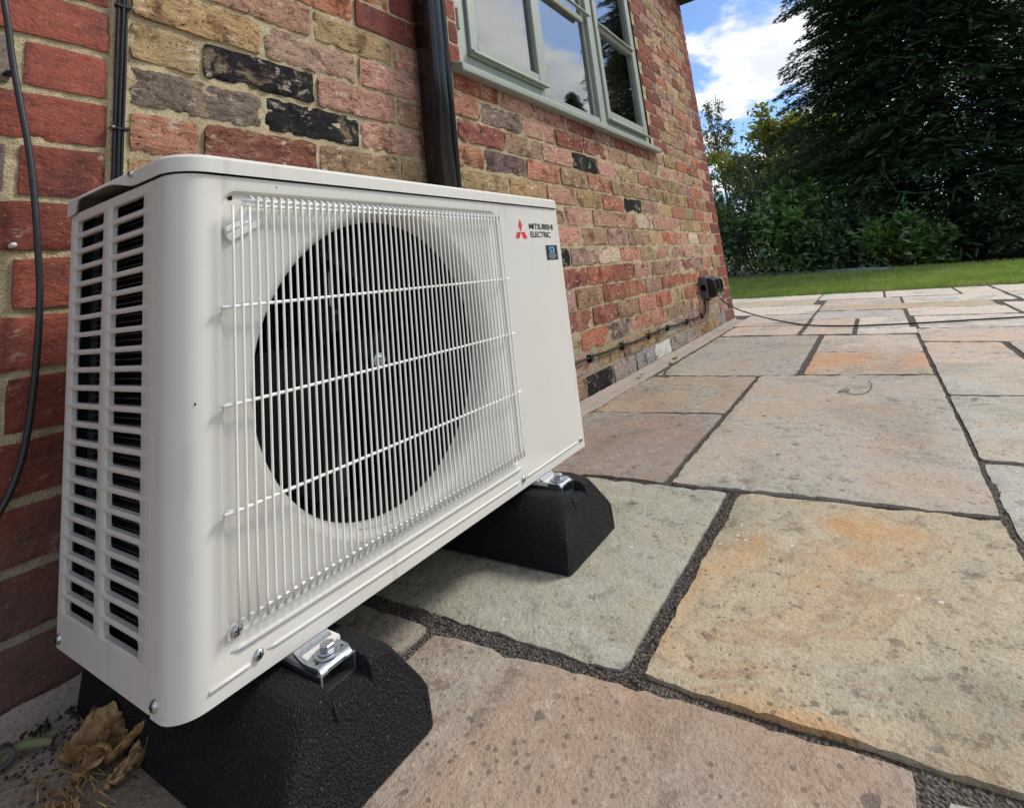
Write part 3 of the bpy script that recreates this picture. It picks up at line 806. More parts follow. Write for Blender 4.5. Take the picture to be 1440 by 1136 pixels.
# grit crumbs and blades of grass in the wide joints
q = random.Random(21); gb = Buf()
def crumb(x, y, z, s):
    p = [(s*q.uniform(0.5, 1), 0, 0), (0, s*q.uniform(0.5, 1), 0), (-s*q.uniform(0.5, 1), 0, 0), (0, -s*q.uniform(0.5, 1), 0), (0, 0, s*0.9)]
    a = q.uniform(0, 6.28)
    gb.add([(x+px*cos(a)-py*sin(a), y+px*sin(a)+py*cos(a), z+pz) for px, py, pz in p], [(0, 1, 4), (1, 2, 4), (2, 3, 4), (3, 0, 4)])
for i in range(5200):
    m_ = q.random()
    if m_ < 0.34: x, y = q.uniform(0.264, 0.288), q.uniform(-0.02, -0.70)
    elif m_ < 0.58: x, y = q.uniform(0.28, 0.84), q.uniform(-0.667, -0.690)
    elif m_ < 0.74: x, y = q.uniform(0.838, 0.860), q.uniform(-0.02, -1.12)
    elif m_ < 0.88: x, y = q.uniform(0.75, 2.6), q.uniform(-1.108, -1.128)
    else: x, y = q.uniform(0.86, 2.0), q.uniform(-0.52, -0.541)
    crumb(x, y, -0.006, q.uniform(0.0012, 0.0035))
tag(gb.obj('joint_grit', M_GRIT), 'dark grit crumbs lying in the paving joints', 'grit', kind='stuff')
q = random.Random(8); wb = Buf()
def blade(x, y, z, h, lean, az, wd=0.0012):
    dx, dy = cos(az), sin(az)
    p = []
    for i in range(4):
        t = i/3; w_ = wd*(1-t*0.9); X = x+dx*lean*t*t; Y = y+dy*lean*t*t; Z = z+h*t*(1-0.3*t)
        p += [(X-dy*w_, Y+dx*w_, Z), (X+dy*w_, Y-dx*w_, Z)]
    wb.add(p, [(0, 1, 3, 2), (2, 3, 5, 4), (4, 5, 7, 6)])
for i in range(14):
    x, y = 0.284+q.uniform(-0.008, 0.008), q.uniform(-0.73, -0.96); blade(x, y, -0.01, q.uniform(0.003, 0.009), q.uniform(0.003, 0.012), q.uniform(0, 6.28))
for (x, y, n_) in ((0.273, -0.968, 9), (0.83, -1.115, 4), (1.70, -1.30, 10), (0.272, -1.02, 8)):
    for i in range(n_): blade(x+q.uniform(-0.01, 0.01), y+q.uniform(-0.02, 0.02), -0.01, q.uniform(0.004, 0.011), q.uniform(0.002, 0.014), q.uniform(0, 6.28))
tag(wb.obj('joint_weeds', M_GRASS), 'tiny grass weeds sprouting from the paving joints', 'weeds', kind='stuff')

# ================================================================== OUTDOOR UNIT
U = UNIT; X1, X2, YB, YF, Z1, Z2 = U['X1'], U['X2'], U['Yb'], U['Yf'], U['Z1'], U['Z2']
unit = thing('heat_pump_unit', 'ivory outdoor heat pump unit with wire fan grille beside the brick wall', 'heat pump', ((X1+X2)/2, (YB+YF)/2, 0))
UO = Vector(((X1+X2)/2, (YB+YF)/2, 0))
def upart(name, v, f, mat, parent=None, **k):
    """part given in world coordinates, stored relative to the unit"""
    par = parent or unit
    o = obj(name, [Vector(p)-UO for p in v], f, mat, par, **k)
    return o
def ubuf(name, b, mat, parent=None, **k): return upart(name, b.v, b.f, mat, parent, **k)
ZL = 0.6365   # underside of the lid lip = top of the panels
RC = 0.030    # rounded front-left corner
# --- front panel: wrap, face with recess, bell mouth
rx0, rx1, rz0, rz1, rr = -0.049, 0.4725, 0.160, 0.6205, 0.020
def rrect(x0, x1, z0, z1, r, k=6):
    pts = []
    for (cx, cz, a0) in ((x1-r, z1-r, 0), (x0+r, z1-r, pi/2), (x0+r, z0+r, pi), (x1-r, z0+r, 1.5*pi)):
        for i in range(k+1):
            a = a0+pi/2*i/k; pts.append((cx+r*cos(a), cz+r*sin(a)))
    return pts
def strip(b, la, lb, closed=True):
    n = len(la); b0 = len(b.v); b.v += [tuple(p) for p in la]+[tuple(p) for p in lb]
    for i in range(n if closed else n-1):
        j = (i+1) % n; b.f.append((b0+i, b0+j, b0+n+j, b0+n+i))
fx0, fx1, fz0, fz1 = X1+RC, X2, Z1, ZL
rec = rrect(rx0, rx1, rz0, rz1, rr); rec2 = rrect(rx0+0.004, rx1-0.004, rz0+0.004, rz1-0.004, rr-0.003)
K = 7
outer = []
for (cx, cz) in ((fx1, fz1), (fx0, fz1), (fx0, fz0), (fx1, fz0)): outer += [(cx, cz)]*K
fp = Buf()
mid = rrect(rx0-0.003, rx1+0.003, rz0-0.003, rz1+0.003, rr+0.002)
strip(fp, [(x, YF, z) for x, z in outer], [(x, YF, z) for x, z in mid])
strip(fp, [(x, YF, z) for x, z in mid], [(x, YF+0.0008, z) for x, z in rec])
strip(fp, [(x, YF+0.0008, z) for x, z in rec], [(x, YF+0.0060, z) for x, z in rec2])
# recess floor with round opening
fc = (0.203, 0.388); RO = 0.2245
NA = 144
angs = sorted([2*pi*i/NA for i in range(NA)]+[atan2(z-fc[1], x-fc[0]) % (2*pi) for x, z in rec2])
def rayrect(a):
    dx, dz = cos(a), sin(a); best = None
    n = len(rec2)
    for i in range(n):
        (ax, az), (bx, bz) = rec2[i], rec2[(i+1) % n]
        ex, ez = bx-ax, bz-az; det = dx*(-ez)+ex*dz
        if abs(det) < 1e-12: continue
        qx, qz = ax-fc[0], az-fc[1]
        t = (qx*(-ez)+ex*qz)/det; s = (dx*qz-dz*qx)/det
        if t > 0 and -1e-6 <= s <= 1+1e-6 and (best is None or t < best): best = t
    return (fc[0]+dx*best, fc[1]+dz*best)
strip(fp, [(x, YF+0.0060, z) for x, z in map(rayrect, angs)], [(fc[0]+RO*cos(a), YF+0.0060, fc[1]+RO*sin(a)) for a in angs])
# rounded corner wrap and side return
wrap = []
for i in range(9):
    a = pi/2*i/8; wrap.append((X1+RC-RC*sin(a), YF+RC-RC*cos(a)))
wrap += [(X1, -0.3655), (X1+0.0035, -0.3625)]
strip(fp, [(x, y, Z1-0.001*0) for x, y in wrap], [(x, y, ZL) for x, y in wrap], closed=False)
strip(fp, [(x, y, Z1) for x, y in [(X2, YF)]+wrap], [(x+0.004, y+0.006, Z1+0.001) for x, y in [(X2, YF)]+wrap], closed=False)
strip(fp, [(X2, YF, Z1), (X2, YF, ZL)], [(X2, YF+0.05, Z1), (X2, YF+0.05, ZL)], closed=False)
front = ubuf('front_panel', fp, M_ENAMEL); clean(front.data, 1e-5)
bm = bmesh.new(); bm.from_mesh(front.data)
for e in bm.edges: e.smooth = (len(e.link_faces) == 2 and e.calc_face_angle(0) < 0.5)
for f_ in bm.faces: f_.smooth = True
bm.to_mesh(front.data); bm.free()
# bell mouth shroud
prof = [(RO, 0.0060), (RO-0.004, 0.0072), (RO-0.0095, 0.0120), (RO-0.0140, 0.021), (RO-0.0158, 0.032), (RO-0.0160, 0.043)]
v, f = lathe(prof, (fc[0], YF, fc[1]), 'y', 96)
upart('fan_shroud', v, f, M_ENAMEL, smooth=True)
# dark fan ring behind the mouth
v, f = lathe([(RO-0.0158, 0.0435), (RO-0.0158, 0.16)], (fc[0], YF, fc[1]), 'y', 96)
upart('fan_ring', v, f, M_DARK, smooth=True)
b = Buf(); b.box(0.166, 0.180, YF+0.10, YF+0.106, 0.462, 0.471); b.box(0.160, 0.164, YF+0.10, YF+0.105, 0.475, 0.53); bevel_obj(ubuf('motor_stay', b, M_ZINC), 0.002, 1)
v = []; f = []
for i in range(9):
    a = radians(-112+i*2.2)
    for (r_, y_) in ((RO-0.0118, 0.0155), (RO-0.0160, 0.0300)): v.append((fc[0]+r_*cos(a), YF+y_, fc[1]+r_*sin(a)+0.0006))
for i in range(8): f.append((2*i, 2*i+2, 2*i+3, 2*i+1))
upart('shroud_glint', v, f, M_WHITEPL)  # white strip painted in for the glint at the shroud bottom
# fan
fan_c = (fc[0], YF+0.075, fc[1])
v, f = lathe([(0.0, -0.018), (0.035, -0.016), (0.048, -0.006), (0.050, 0.02), (0.050, 0.05)], fan_c, 'y', 32)
fan = upart('fan_hub', v, f, M_FANB, smooth=True)
def blade_mesh(a0):
    v = []; f = []; nr, na = 8, 9
    for i in range(nr+1):
        r_ = 0.048+(0.192-0.048)*i/nr
        sw = 0.35*sin(i/nr*1.4)
        for j in range(na+1):
            t = j/na; a = a0+sw+(0.95+0.35*i/nr)*t
            y = 0.028-0.062*t+0.012*sin(t*pi)
            v.append((fan_c[0]+r_*cos(a), fan_c[1]+y, fan_c[2]+r_*sin(a)))
    for i in range(nr):
        for j in range(na):
            a = i*(na+1)+j; f.append((a, a+1, a+na+2, a+na+1))
    return v, f
for k in range(3):
    v, f = blade_mesh(0.5+k*2*pi/3); upart('fan_blade', v, f, M_FANB, smooth=True)
v, f = lathe([(0.0, -0.034), (0.006, -0.034), (0.006, -0.028), (0.011, -0.027), (0.011, -0.018), (0.0, -0.018)], fan_c, 'y', 12)
upart('fan_nut', v, f, M_SCREW)
b = Buf(); b.box(0.185, 0.225, YF+0.165, YF+0.175, 0.14, 0.63); b.box(0.165, 0.245, YF+0.13, YF+0.165, 0.35, 0.43)
bevel_obj(ubuf('motor_bracket', b, M_FIN), 0.004, 1)
# inner box: base pan, back coil, right side, dividing wall
b = Buf(); b.box(X1+0.012, X2-0.004, YB-0.012, YB-0.006, Z1+0.012, ZL-0.004)
ubuf('coil_back', b, M_DARK)
b = Buf()
for i in range(60):
    x = X1+0.02+i*0.0099; b.box(x, x+0.0012, YB-0.034, YB-0.013, Z1+0.02, ZL-0.01)
tag(ubuf('coil_fins', b, M_FIN), kind='stuff')
b = Buf(); b.box(0.50, 0.504, YF+0.012, YB-0.014, Z1+0.012, ZL-0.004); ubuf('divider', b, M_DARK)
b = Buf(); b.box(X1+0.013, X2-0.003, YF+0.014, YB-0.002, Z1+0.002, Z1+0.010); bevel_obj(ubuf('base_pan', b, M_ENAMEL), 0.001, 1)
b = Buf(); b.box(X2-0.003, X2-0.0005, YF+0.0505, YB, Z1+0.001, ZL-0.0005); b.box(X1+0.01, X2-0.0035, YB-0.0045, YB-0.002, Z1+0.011, ZL-0.001)
ubuf('rear_panel', b, M_ENAMEL)
b = Buf(); b.box(X2-0.002, X2+0.05, -0.30, YB-0.01, Z1+0.03, Z1+0.33); bevel_obj(ubuf('valve_cover', b, M_ENAMEL), 0.012, 3)
# coil bend seen through the side slots
v = []; f = []
b = Buf()
for i in range(70):
    z = Z1+0.02+i*0.0073; b.box(X1+0.016, X1+0.034, -0.335, YB-0.03, z, z+0.0011)
tag(ubuf('side_coil_fins', b, M_FIN), kind='stuff')
b = Buf(); b.box(X1+0.036, X1+0.039, -0.35, YB-0.02, Z1+0.011, ZL-0.004); ubuf('coil_screen', b, M_DARK)
# --- left side panel with two columns of slots
NS = 22; z_top, pitch = 0.6168, 0.02153
sp = Buf()
ya, ym, yb_ = -0.3625, -0.2375, YB-0.001
zlo, zhi = Z1+0.002, ZL
def cell(y0, y1, z0, z1, hy0, hy1, hz0, hz1, r=0.004):
    hole = rrect(hy0, hy1, hz0, hz1, r, 4); kk = 5
    lip = rrect(hy0-0.0018, hy1+0.0018, hz0-0.0018, hz1+0.0018, r+0.0015, 4)
    o_ = []
    for (cy, cz) in ((y1, z1), (y0, z1), (y0, z0), (y1, z0)): o_ += [(cy, cz)]*kk
    strip(sp, [(X1, y, z) for y, z in o_], [(X1, y, z) for y, z in lip])
    strip(sp, [(X1, y, z) for y, z in lip], [(X1+0.0012, y, z) for y, z in hole])
    strip(sp, [(X1+0.0012, y, z) for y, z in hole], [(X1+0.0065, y, z) for y, z in hole])
zs = [z_top-pitch*i for i in range(NS)]
for i, z in enumerate(zs):
    cz1 = z+pitch/2; cz0 = z-pitch/2
    cell(ym, yb_, cz0, cz1, -0.225, -0.137, z-0.0078, z+0.0078)
    cell(ya, ym, cz0, cz1, -0.337, -0.250, z-0.0078, z+0.0078)
for (a, c) in ((zs[0]+pitch/2, zhi), (zlo, zs[-1]-pitch/2)):
    for (y0, y1) in ((ya, ym), (ym, yb_)):
        sp.add([(X1, y0, a), (X1, y1, a), (X1, y1, c), (X1, y0, c)], [(0, 1, 2, 3)])
strip(sp, [(X1, ya, zlo), (X1, yb_, zlo), (X1, yb_, zhi)], [(X1+0.012, ya, zlo), (X1+0.012, yb_, zlo), (X1+0.012, yb_, zhi)], closed=False)
strip(sp, [(X1, ya, zlo), (X1, ya, zhi)], [(X1+0.004, ya-0.0008, zlo), (X1+0.004, ya-0.0008, zhi)], closed=False)
side = ubuf('side_panel', sp, M_ENAMEL); clean(side.data)
# --- lid: lip with rounded front-left corner and swept handle scoop on the left side
def lid_outline(e):
    pts = []
    R1, R2 = 0.036, 0.012
    x0, x1, y0, y1 = X1-e, X2+e, YF-e, YB+0.002
    pts.append((x1, y1))
    for i in range(5):
        a = pi/2*i/4; pts.append((x1-R2+R2*cos(a), y0+R2-R2*sin(a)))
    for i in range(10):
        a = pi/2*i/9; pts.append((x0+R1-R1*sin(a), y0+R1-R1*cos(a)))
    ys = y0+R1
    for i in range(1, 26): pts.append((x0, ys+(y1-ys)*i/25))
    return pts
base = lid_outline(0.004)
def lipz(p):
    x, y = p
    if x > X1+0.01: return 0.6385
    t = (y+0.325)/0.06
    s = max(0, min(1, t)); s = s*s*(3-2*s)
    t2 = (y+0.162)/0.022; s2 = max(0, min(1, t2)); s2 = s2*s2*(3-2*s2)
    return 0.6385+0.0105*s-0.0145*s2
def flare(p):
    x, y = p
    if x > X1+0.01: return 0
    t = max(0, min(1, (y+0.325)/0.07)); u_ = max(0, min(1, (-0.150-y)/0.025)); t = t*t*(3-2*t)
    return -0.006*t*u_
ld = Buf()
low = [(x+flare((x, y)), y, lipz((x, y))) for x, y in base]
up1 = [(x+flare((x, y))*0.3, y, 0.6545) for x, y in base]
inn = lid_outline(0.0005); up2 = [(x, y, 0.6588) for x, y in inn]; inn3 = lid_outline(-0.004); up3 = [(x, y, 0.6600) for x, y in inn3]
low2 = [(x*1.0+(0.003 if x < 0.3 else -0.003), y+0.003, z+0.0005) for x, y, z in low]
low3 = [(x, y, 0.652) for x, y, z in low2]
for a, c in ((low, up1), (up1, up2), (up2, up3), (low2, low), (low3, low2)): strip(ld, a, c)
b0 = len(ld.v); ld.v += up3; ld.f.append(tuple(range(b0, b0+len(up3))))
lid = ubuf('lid', ld, M_ENAMEL); clean(lid.data)
for o_ in (lid, side):
    bm = bmesh.new(); bm.from_mesh(o_.data)
    for e in bm.edges: e.smooth = (len(e.link_faces) == 2 and e.calc_face_angle(0) < 0.6)
    for f_ in bm.faces: f_.smooth = True
    bm.to_mesh(o_.data); bm.free()
b = Buf(); b.box(X1+0.014, X2-0.003, YF+0.014, YB-0.003, ZL+0.0002, ZL+0.004); ubuf('lid_gap_shade', b, M_DARK)  # dark sheet painted in for the shade of the gap under the lip
# --- screws
def screw(p, axis, r=0.0062):
    prof = [(r, 0.0), (r*0.98, 0.0016), (r*0.8, 0.0030), (r*0.45, 0.0037), (0.0, 0.0039)]
    s = -1
    v, f = lathe([(a, s*t) for a, t in prof], p, axis, 14)
    o_ = upart('screw', v, f, M_SCREW, smooth=True)
    bb = Buf(); t = 0.0010; l = r*0.55
    if axis == 'y':
        bb.box(p[0]-l, p[0]+l, p[1]-0.0042, p[1]-0.003, p[2]-t/2, p[2]+t/2); bb.box(p[0]-t/2, p[0]+t/2, p[1]-0.00425, p[1]-0.003, p[2]-l, p[2]+l)
    else:
        bb.box(p[0]-0.0042, p[0]-0.003, p[1]-l, p[1]+l, p[2]-t/2, p[2]+t/2); bb.box(p[0]-0.00425, p[0]-0.003, p[1]-t/2, p[1]+t/2, p[2]-l, p[2]+l)
    obj('slot', [Vector(c)-UO for c in bb.v], bb.f, M_DARK, o_)
screw((-0.0395, YF+0.0055-0.006, 0.169), 'y', 0.0065); screw((-0.0175, YF, 0.1345), 'y', 0.0055); screw((0.470, YF, 0.131), 'y', 0.005); screw((0.690, YF, 0.133), 'y', 0.005)
screw((X1, -0.376, 0.1285), 'x', 0.0055); screw((X1, -0.128, 0.128), 'x', 0.0055); screw((X1-0.0042, -0.318, 0.6525), 'x', 0.004)
# --- pressed beads along the foot of the front panel
def bead(xa, za, xb, zb, r=0.0022, name='pressed_bead', y=None):
    y = YF+0.0004 if y is None else y
    pts = [(xa, y, za), (xa+(xb-xa)*0.02, y-0.0004, za), (xb-(xb-xa)*0.02, y-0.0004, zb), (xb, y, zb)]
    v, f = tube(pts, r, 8, True, [r*0.3, r, r, r*0.3]); upart(name, v, f, M_ENAMEL, smooth=True)
bead(-0.066, 0.1295, -0.026, 0.1305); bead(-0.009, 0.1335, 0.460, 0.131); bead(0.480, 0.131, 0.676, 0.132)
bead(-0.045, 0.1515, 0.470, 0.1515, 0.0032)
# --- grille
GY = YF-0.010
grille = bpy.data.objects.new('fan_grille', None); COL.objects.link(grille); grille.parent = unit; grille.empty_display_size = 0.05
NW = 54; wx = [-0.0422+i*(0.4640+0.0422)/(NW-1) for i in range(NW)]
wire_pts = smooth_path([(0, YF+0.004, 0.6155), (0, YF-0.001, 0.6125), (0, GY-0.0012, 0.6035), (0, GY-0.0022, 0.594), (0, GY-0.0022, 0.40), (0, GY-0.0022, 0.19), (0, GY-0.0012, 0.180), (0, YF-0.001, 0.1735), (0, YF+0.004, 0.171)], 3)
v, f = tube(wire_pts, 0.00145, 6)
wire_me = meshof('wire', v, f); wire_me.materials.append(M_WIRE); wire_me.polygons.foreach_set('use_smooth', [True]*len(wire_me.polygons))
short = smooth_path([(0, GY-0.0022, 0.600), (0, GY-0.0022, 0.40), (0, GY-0.0022, 0.176)], 3)
v, f = tube(short, 0.00145, 6); wire_s = meshof('wire', v, f); wire_s.materials.append(M_WIRE); wire_s.polygons.foreach_set('use_smooth', [True]*len(wire_s.polygons))
for i, x in enumerate(wx):
    o = bpy.data.objects.new('wire', wire_s if i < 3 else wire_me); COL.objects.link(o); o.parent = grille; o.location = (x-UO.x, -UO.y, 0)
for z, l in ((0.488, 1), (0.386, 1), (0.281, 1), (0.6015, 0), (0.6075, 0), (0.1795, 0)):
    xa = -0.047 if l else (-0.030 if z > 0.5 else -0.044)
    pts = [(xa, YF+0.004, z), (xa+0.004, YF-0.004, z), (xa+0.012, GY, z), (0.20, GY-0.0002, z), (0.458, GY, z), (0.468, YF-0.004, z), (0.4705, YF+0.004, z)]
    if not l: pts = [(xa, GY+0.0006, z), (0.2, GY+0.0006, z), (0.466, GY+0.0006, z)]
    v, f = tube(smooth_path(pts, 4), 0.0020, 8)
    obj('cross_wire', [Vector(p)-UO for p in v], f, M_WIRE, grille, smooth=True)
# anchor loops at the lower-left screw and the top ends
v, f = tube(smooth_path([(-0.044, GY+0.0006, 0.1795), (-0.0475, GY+0.002, 0.178), (-0.0478, YF-0.003, 0.171), (-0.0475, YF-0.001, 0.163)], 4), 0.0016, 8)
obj('cross_wire', [Vector(p)-UO for p in v], f, M_WIRE, grille, smooth=True)
for z in (0.488, 0.386, 0.281, 0.6125):
    bb = Buf(); xx = -0.0475 if z < 0.6 else -0.036
    vv, ff = lathe([(0.0, 0.0), (0.0032, 0.0)], (xx, YF+0.0056, z), 'y', 10); upart('grille_hole', vv, ff, M_DARK)
# plastic clip holding the grille, upper left
cp = [(-0.0445, 0.5775), (-0.0430, 0.5655), (-0.0385, 0.5610), (-0.006, 0.5790), (0.004, 0.5960), (-0.006, 0.6010), (-0.030, 0.5850)]
v = [(x, YF-0.001, z) for x, z in cp]+[(x, YF+0.006, z) for x, z in cp]; n = len(cp)
bevel_obj(upart('grille_clip', v, [tuple(range(n)), tuple(range(n, 2*n))[::-1]]+[(i, i+n, (i+1) % n+n, (i+1) % n) for i in range(n)], M_WIRE), 0.0015, 2)
v, f = tube([(-0.043, YF-0.0015, 0.5715), (-0.005, YF-0.0015, 0.591)], 0.0012, 6); upart('grille_clip_rib', v, f, M_WIRE, smooth=True)
# --- emblem and lettering
def flatpoly(name, pts, mat, y=YF-0.0006, parent=None):
    return upart(name, [(x, y, z) for x, z in pts], [tuple(range(len(pts)))], mat, parent)
def to_mesh_text(txt, size, sx, bold):
    cu = bpy.data.curves.new('lettering', 'FONT'); cu.body = txt; cu.size = size; cu.offset = bold; cu.resolution_u = 3; cu.space_character = 0.92
    to = bpy.data.objects.new('tmp', cu); COL.objects.link(to)
    dg = bpy.context.evaluated_depsgraph_get(); dg.update()
    me = bpy.data.meshes.new_from_object(to.evaluated_get(dg)); bpy.data.objects.remove(to)
    me.name = 'lettering'; return me
def text(txt, x, z, height, width, mat, bold=0.0, parent=None, y=YF-0.0007):
    me = to_mesh_text(txt, 1.0, 1, bold)
    xs = [v.co.x for v in me.vertices]; ys = [v.co.y for v in me.vertices]
    w_, h_ = max(xs)-min(xs), max(ys)-min(ys); x0_, y0_ = min(xs), min(ys)
    for v in me.vertices:
        v.co = Vector((x+(v.co.x-x0_)/w_*width, y, z+(v.co.y-y0_)/h_*height))-UO
    o_ = link('lettering', me, mat, parent or unit); return o_
ex, ez, s = 0.5505, 0.5855, 0.0135      # emblem centre: three lozenges meeting at a point
def loz(a):
    d = Vector((cos(a), sin(a))); p1 = Vector((cos(a+pi/6), sin(a+pi/6)))*1.0; p2 = Vector((cos(a-pi/6), sin(a-pi/6)))*1.0
    return [(0, 0), tuple(p2), tuple(d*1.732), tuple(p1)]
emb = Buf()
for a in (pi/2, pi/2+2*pi/3, pi/2-2*pi/3):
    b0 = len(emb.v); pts = loz(a)
    emb.v += [(ex+0.0006*cos(a)+px*s*1.02, YF-0.0006, ez+0.0006*sin(a)-0.004+pz*s*1.12) for px, pz in pts]; emb.f.append((b0, b0+1, b0+2, b0+3))
ubuf('emblem', emb, M_RED)
text('MITSUBISHI', 0.5835, 0.5880, 0.0125, 0.098, M_BLACKINK, 0.014)
text('ELECTRIC', 0.5860, 0.5705, 0.0125, 0.082, M_BLACKINK, 0.014)
stk = flatpoly('sticker', [(0.6415, 0.5205), (0.6905, 0.5205), (0.6905, 0.5530), (0.6415, 0.5530)], M_STICK)
text('S3', 0.6545, 0.5355, 0.0140, 0.022, M_BLUEINK, 0.01, stk, YF-0.0011)
for (zz, w_, x_) in ((0.5315, 0.030, 0.651), (0.5275, 0.034, 0.649), (0.5238, 0.022, 0.655)):
    b = Buf(); b.box(x_, x_+w_, YF-0.0011, YF-0.0009, zz, zz+0.0014); obj('print_line', [Vector(p)-UO for p in b.v], b.f, M_GREYINK, stk)
# chips in the paint
for (x, z, r_) in ((-0.076, 0.394, 0.0016), (0.018, 0.6285, 0.0012), (0.585, 0.275, 0.0012), (0.655, 0.31, 0.0009)):
    if x < X1+RC:
        a = math.acos(max(-1, min(1, (X1+RC-x)/RC))); xx, yy = X1+RC-RC*cos(a), YF+RC-RC*sin(a)-0.0004
    else: xx, yy = x, YF-0.0004
    v = [(xx+r_*cos(t)*0.6, yy, z+r_*sin(t)) for t in [i*pi/4 for i in range(8)]]
    upart('paint_chip', v, [tuple(range(8))], M_DARK)
# --- mounting legs under the casing
for cx in (0.042, 0.533):
    b = Buf(); b.box(cx-0.022, cx+0.022, -0.435, YB+0.01, 0.1045, 0.1135)
    bevel_obj(ubuf('mounting_leg', b, M_ENAMEL), 0.003, 2)

# ================================================================== RUBBER FEET WITH CLAMPS
def rubber_foot(cx, label):
    t = thing('rubber_foot', label, 'support foot', (cx, -0.27, 0), 'rubber feet under the heat pump unit')
    # section across, swept along Y with softened ends
    sec = [(-0.087, 0.002), (-0.0865, 0.012), (-0.083, 0.045), (-0.079, 0.055), (-0.052, 0.098), (-0.046, 0.102), (-0.024, 0.1025), (-0.022, 0.088), (0.022, 0.088), (0.024, 0.1025), (0.046, 0.102), (0.052, 0.098), (0.079, 0.055), (0.083, 0.045), (0.0865, 0.012), (0.087, 0.002)]
    ys = [(-0.236, 0.93, 0.80), (-0.2335, 0.985, 0.93), (-0.226, 1.0, 0.985), (-0.215, 1.0, 1.0), (-0.10, 1, 1), (0.0, 1, 1), (0.10, 1, 1), (0.205, 1, 1), (0.219, 1, 0.97), (0.225, 0.97, 0.88)]
    v = []; f = []
    for (y, sx, sz) in ys:
        for (x, z) in sec:
            lean = 0.018*max(0, z-0.045)/0.055 if y < -0.2 else (-0.018*max(0, z-0.045)/0.055 if y > 0.2 else 0)
            jit = fbm((x*60, y*60, z*60), 1, 2)*0.0012
            v.append((x*sx*1.05+jit, y+lean+jit, max(0.0, z*sz+jit*0.5)))
    n = len(sec)
    for i in range(len(ys)-1):
        for k in range(n):
            a, b_ = i*n+k, i*n+(k+1) % n; f.append((a, b_, b_+n, a+n))
    f.append(tuple(range(n))[::-1]); f.append(tuple(range((len(ys)-1)*n, len(ys)*n)))
    o_ = obj('rubber_block', v, f, M_RUBBER, t, angle=0.7)
    # galvanised channel let into the top
    b = Buf(); y0, y1 = -0.196, 0.20
    b.box(-0.0205, 0.0205, y0, y1, 0.0885, 0.0905); b.box(-0.0215, -0.0190, y0+0.001, y1, 0.0906, 0.1058); b.box(0.0190, 0.0215, y0+0.001, y1, 0.0906, 0.1058)
    b.box(-0.0189, -0.0115, y0+0.002, y1, 0.1040, 0.1058); b.box(0.0115, 0.0189, y0+0.002, y1, 0.1040, 0.1058)
    b.obj('channel', M_ZINC, t)
    # bent clamp plate
    nx_, ny_ = 10, 12; v = []; f = []; ths = 0.0035
    for s_ in (0, 1):
        for j in range(ny_+1):
            y = -0.192+0.044*j/ny_
            for i in range(nx_+1):
                u_ = -1+2*i/nx_
                x = u_*0.021*(1-0.10*max(0, -(y+0.180))/0.012)
                tt = (y+0.192)/0.044
                z = 0.1075+(0.0065*((tt-0.6)/0.4)**1.6 if tt > 0.6 else 0)-(0.004*(0.12-tt)/0.12 if tt < 0.12 else 0)
                v.append((x, y, z+ths*s_))
    nn = (nx_+1)*(ny_+1)
    for j in range(ny_):
        for i in range(nx_):
            a = j*(nx_+1)+i; f.append((a, a+nx_+1, a+nx_+2, a+1)); f.append((nn+a, nn+a+1, nn+a+nx_+2, nn+a+nx_+1))
    bd = list(range(nx_+1))+[j*(nx_+1)+nx_ for j in range(1, ny_+1)]+[ny_*(nx_+1)+i for i in range(nx_-1, -1, -1)]+[j*(nx_+1) for j in range(ny_-1, 0, -1)]
    for k in range(len(bd)):
        a, b_ = bd[k], bd[(k+1) % len(bd)]; f.append((a, b_, nn+b_, nn+a))
    obj('clamp_plate', v, f, M_ZINC, t, angle=0.7)
    yc = -0.176
    v, f = lathe([(0.0, 0.1112), (0.0135, 0.1112), (0.0138, 0.1120), (0.0134, 0.1132), (0.006, 0.1134)], (0, yc, 0), 'z', 24); obj('washer', v, f, M_ZINC, t, angle=0.6)
    v, f = lathe([(0.0092, 0.1134), (0.0098, 0.1142), (0.0092, 0.1152), (0.0, 0.1153)], (0, yc, 0), 'z', 20); obj('spring_washer', v, f, M_ZINC, t, angle=0.6)
    v, f = lathe([(0.0078, 0.1153), (0.0080, 0.1160), (0.0080, 0.1205), (0.0070, 0.1215), (0.0, 0.1216)], (0, yc, 0), 'z', 6); obj('bolt_head', v, f, M_ZINC, t)
    for sx in (-0.0155, 0.0155):
        v, f = lathe([(0.0, 0.11115), (0.0018, 0.11115)], (sx, yc-0.004, 0), 'z', 10); obj('plate_hole', v, f, M_DARK, t)
    return t
rubber_foot(0.038, 'black rubber foot under the slotted near end of the heat pump')
rubber_foot(0.533, 'black rubber foot under the far end of the heat pump, on the grey green slab')

# ================================================================== THINGS FIXED TO THE WALL
# drainpipe (square section with ribs)
dp = thing('drainpipe', 'black square drainpipe running down the wall behind the heat pump', 'drainpipe', (0.735, -0.055, 0))
sec = [(-0.036, 0.034), (-0.036, -0.026), (-0.032, -0.0315), (-0.026, -0.034), (-0.020, -0.034), (-0.0185, -0.0315), (-0.0165, -0.0315), (-0.015, -0.034), (0.015, -0.034), (0.0165, -0.0315), (0.0185, -0.0315), (0.020, -0.034), (0.026, -0.034), (0.032, -0.0315), (0.036, -0.026), (0.036, 0.034)]
n = len(sec); v = [(x, y, 0.05) for x, y in sec]+[(x, y, 2.73) for x, y in sec]
f = [(k, (k+1) % n, n+(k+1) % n, n+k) for k in range(n)]+[tuple(range(n))[::-1], tuple(range(n, 2*n))]
obj('pipe', v, f, M_PIPE, dp, angle=0.35)
for zz in (0.25, 2.0):
    b = Buf(); b.box(-0.041, 0.041, -0.0385, 0.046, zz, zz+0.03); bevel_obj(b.obj('pipe_clip', M_PIPE, dp), 0.003, 1)
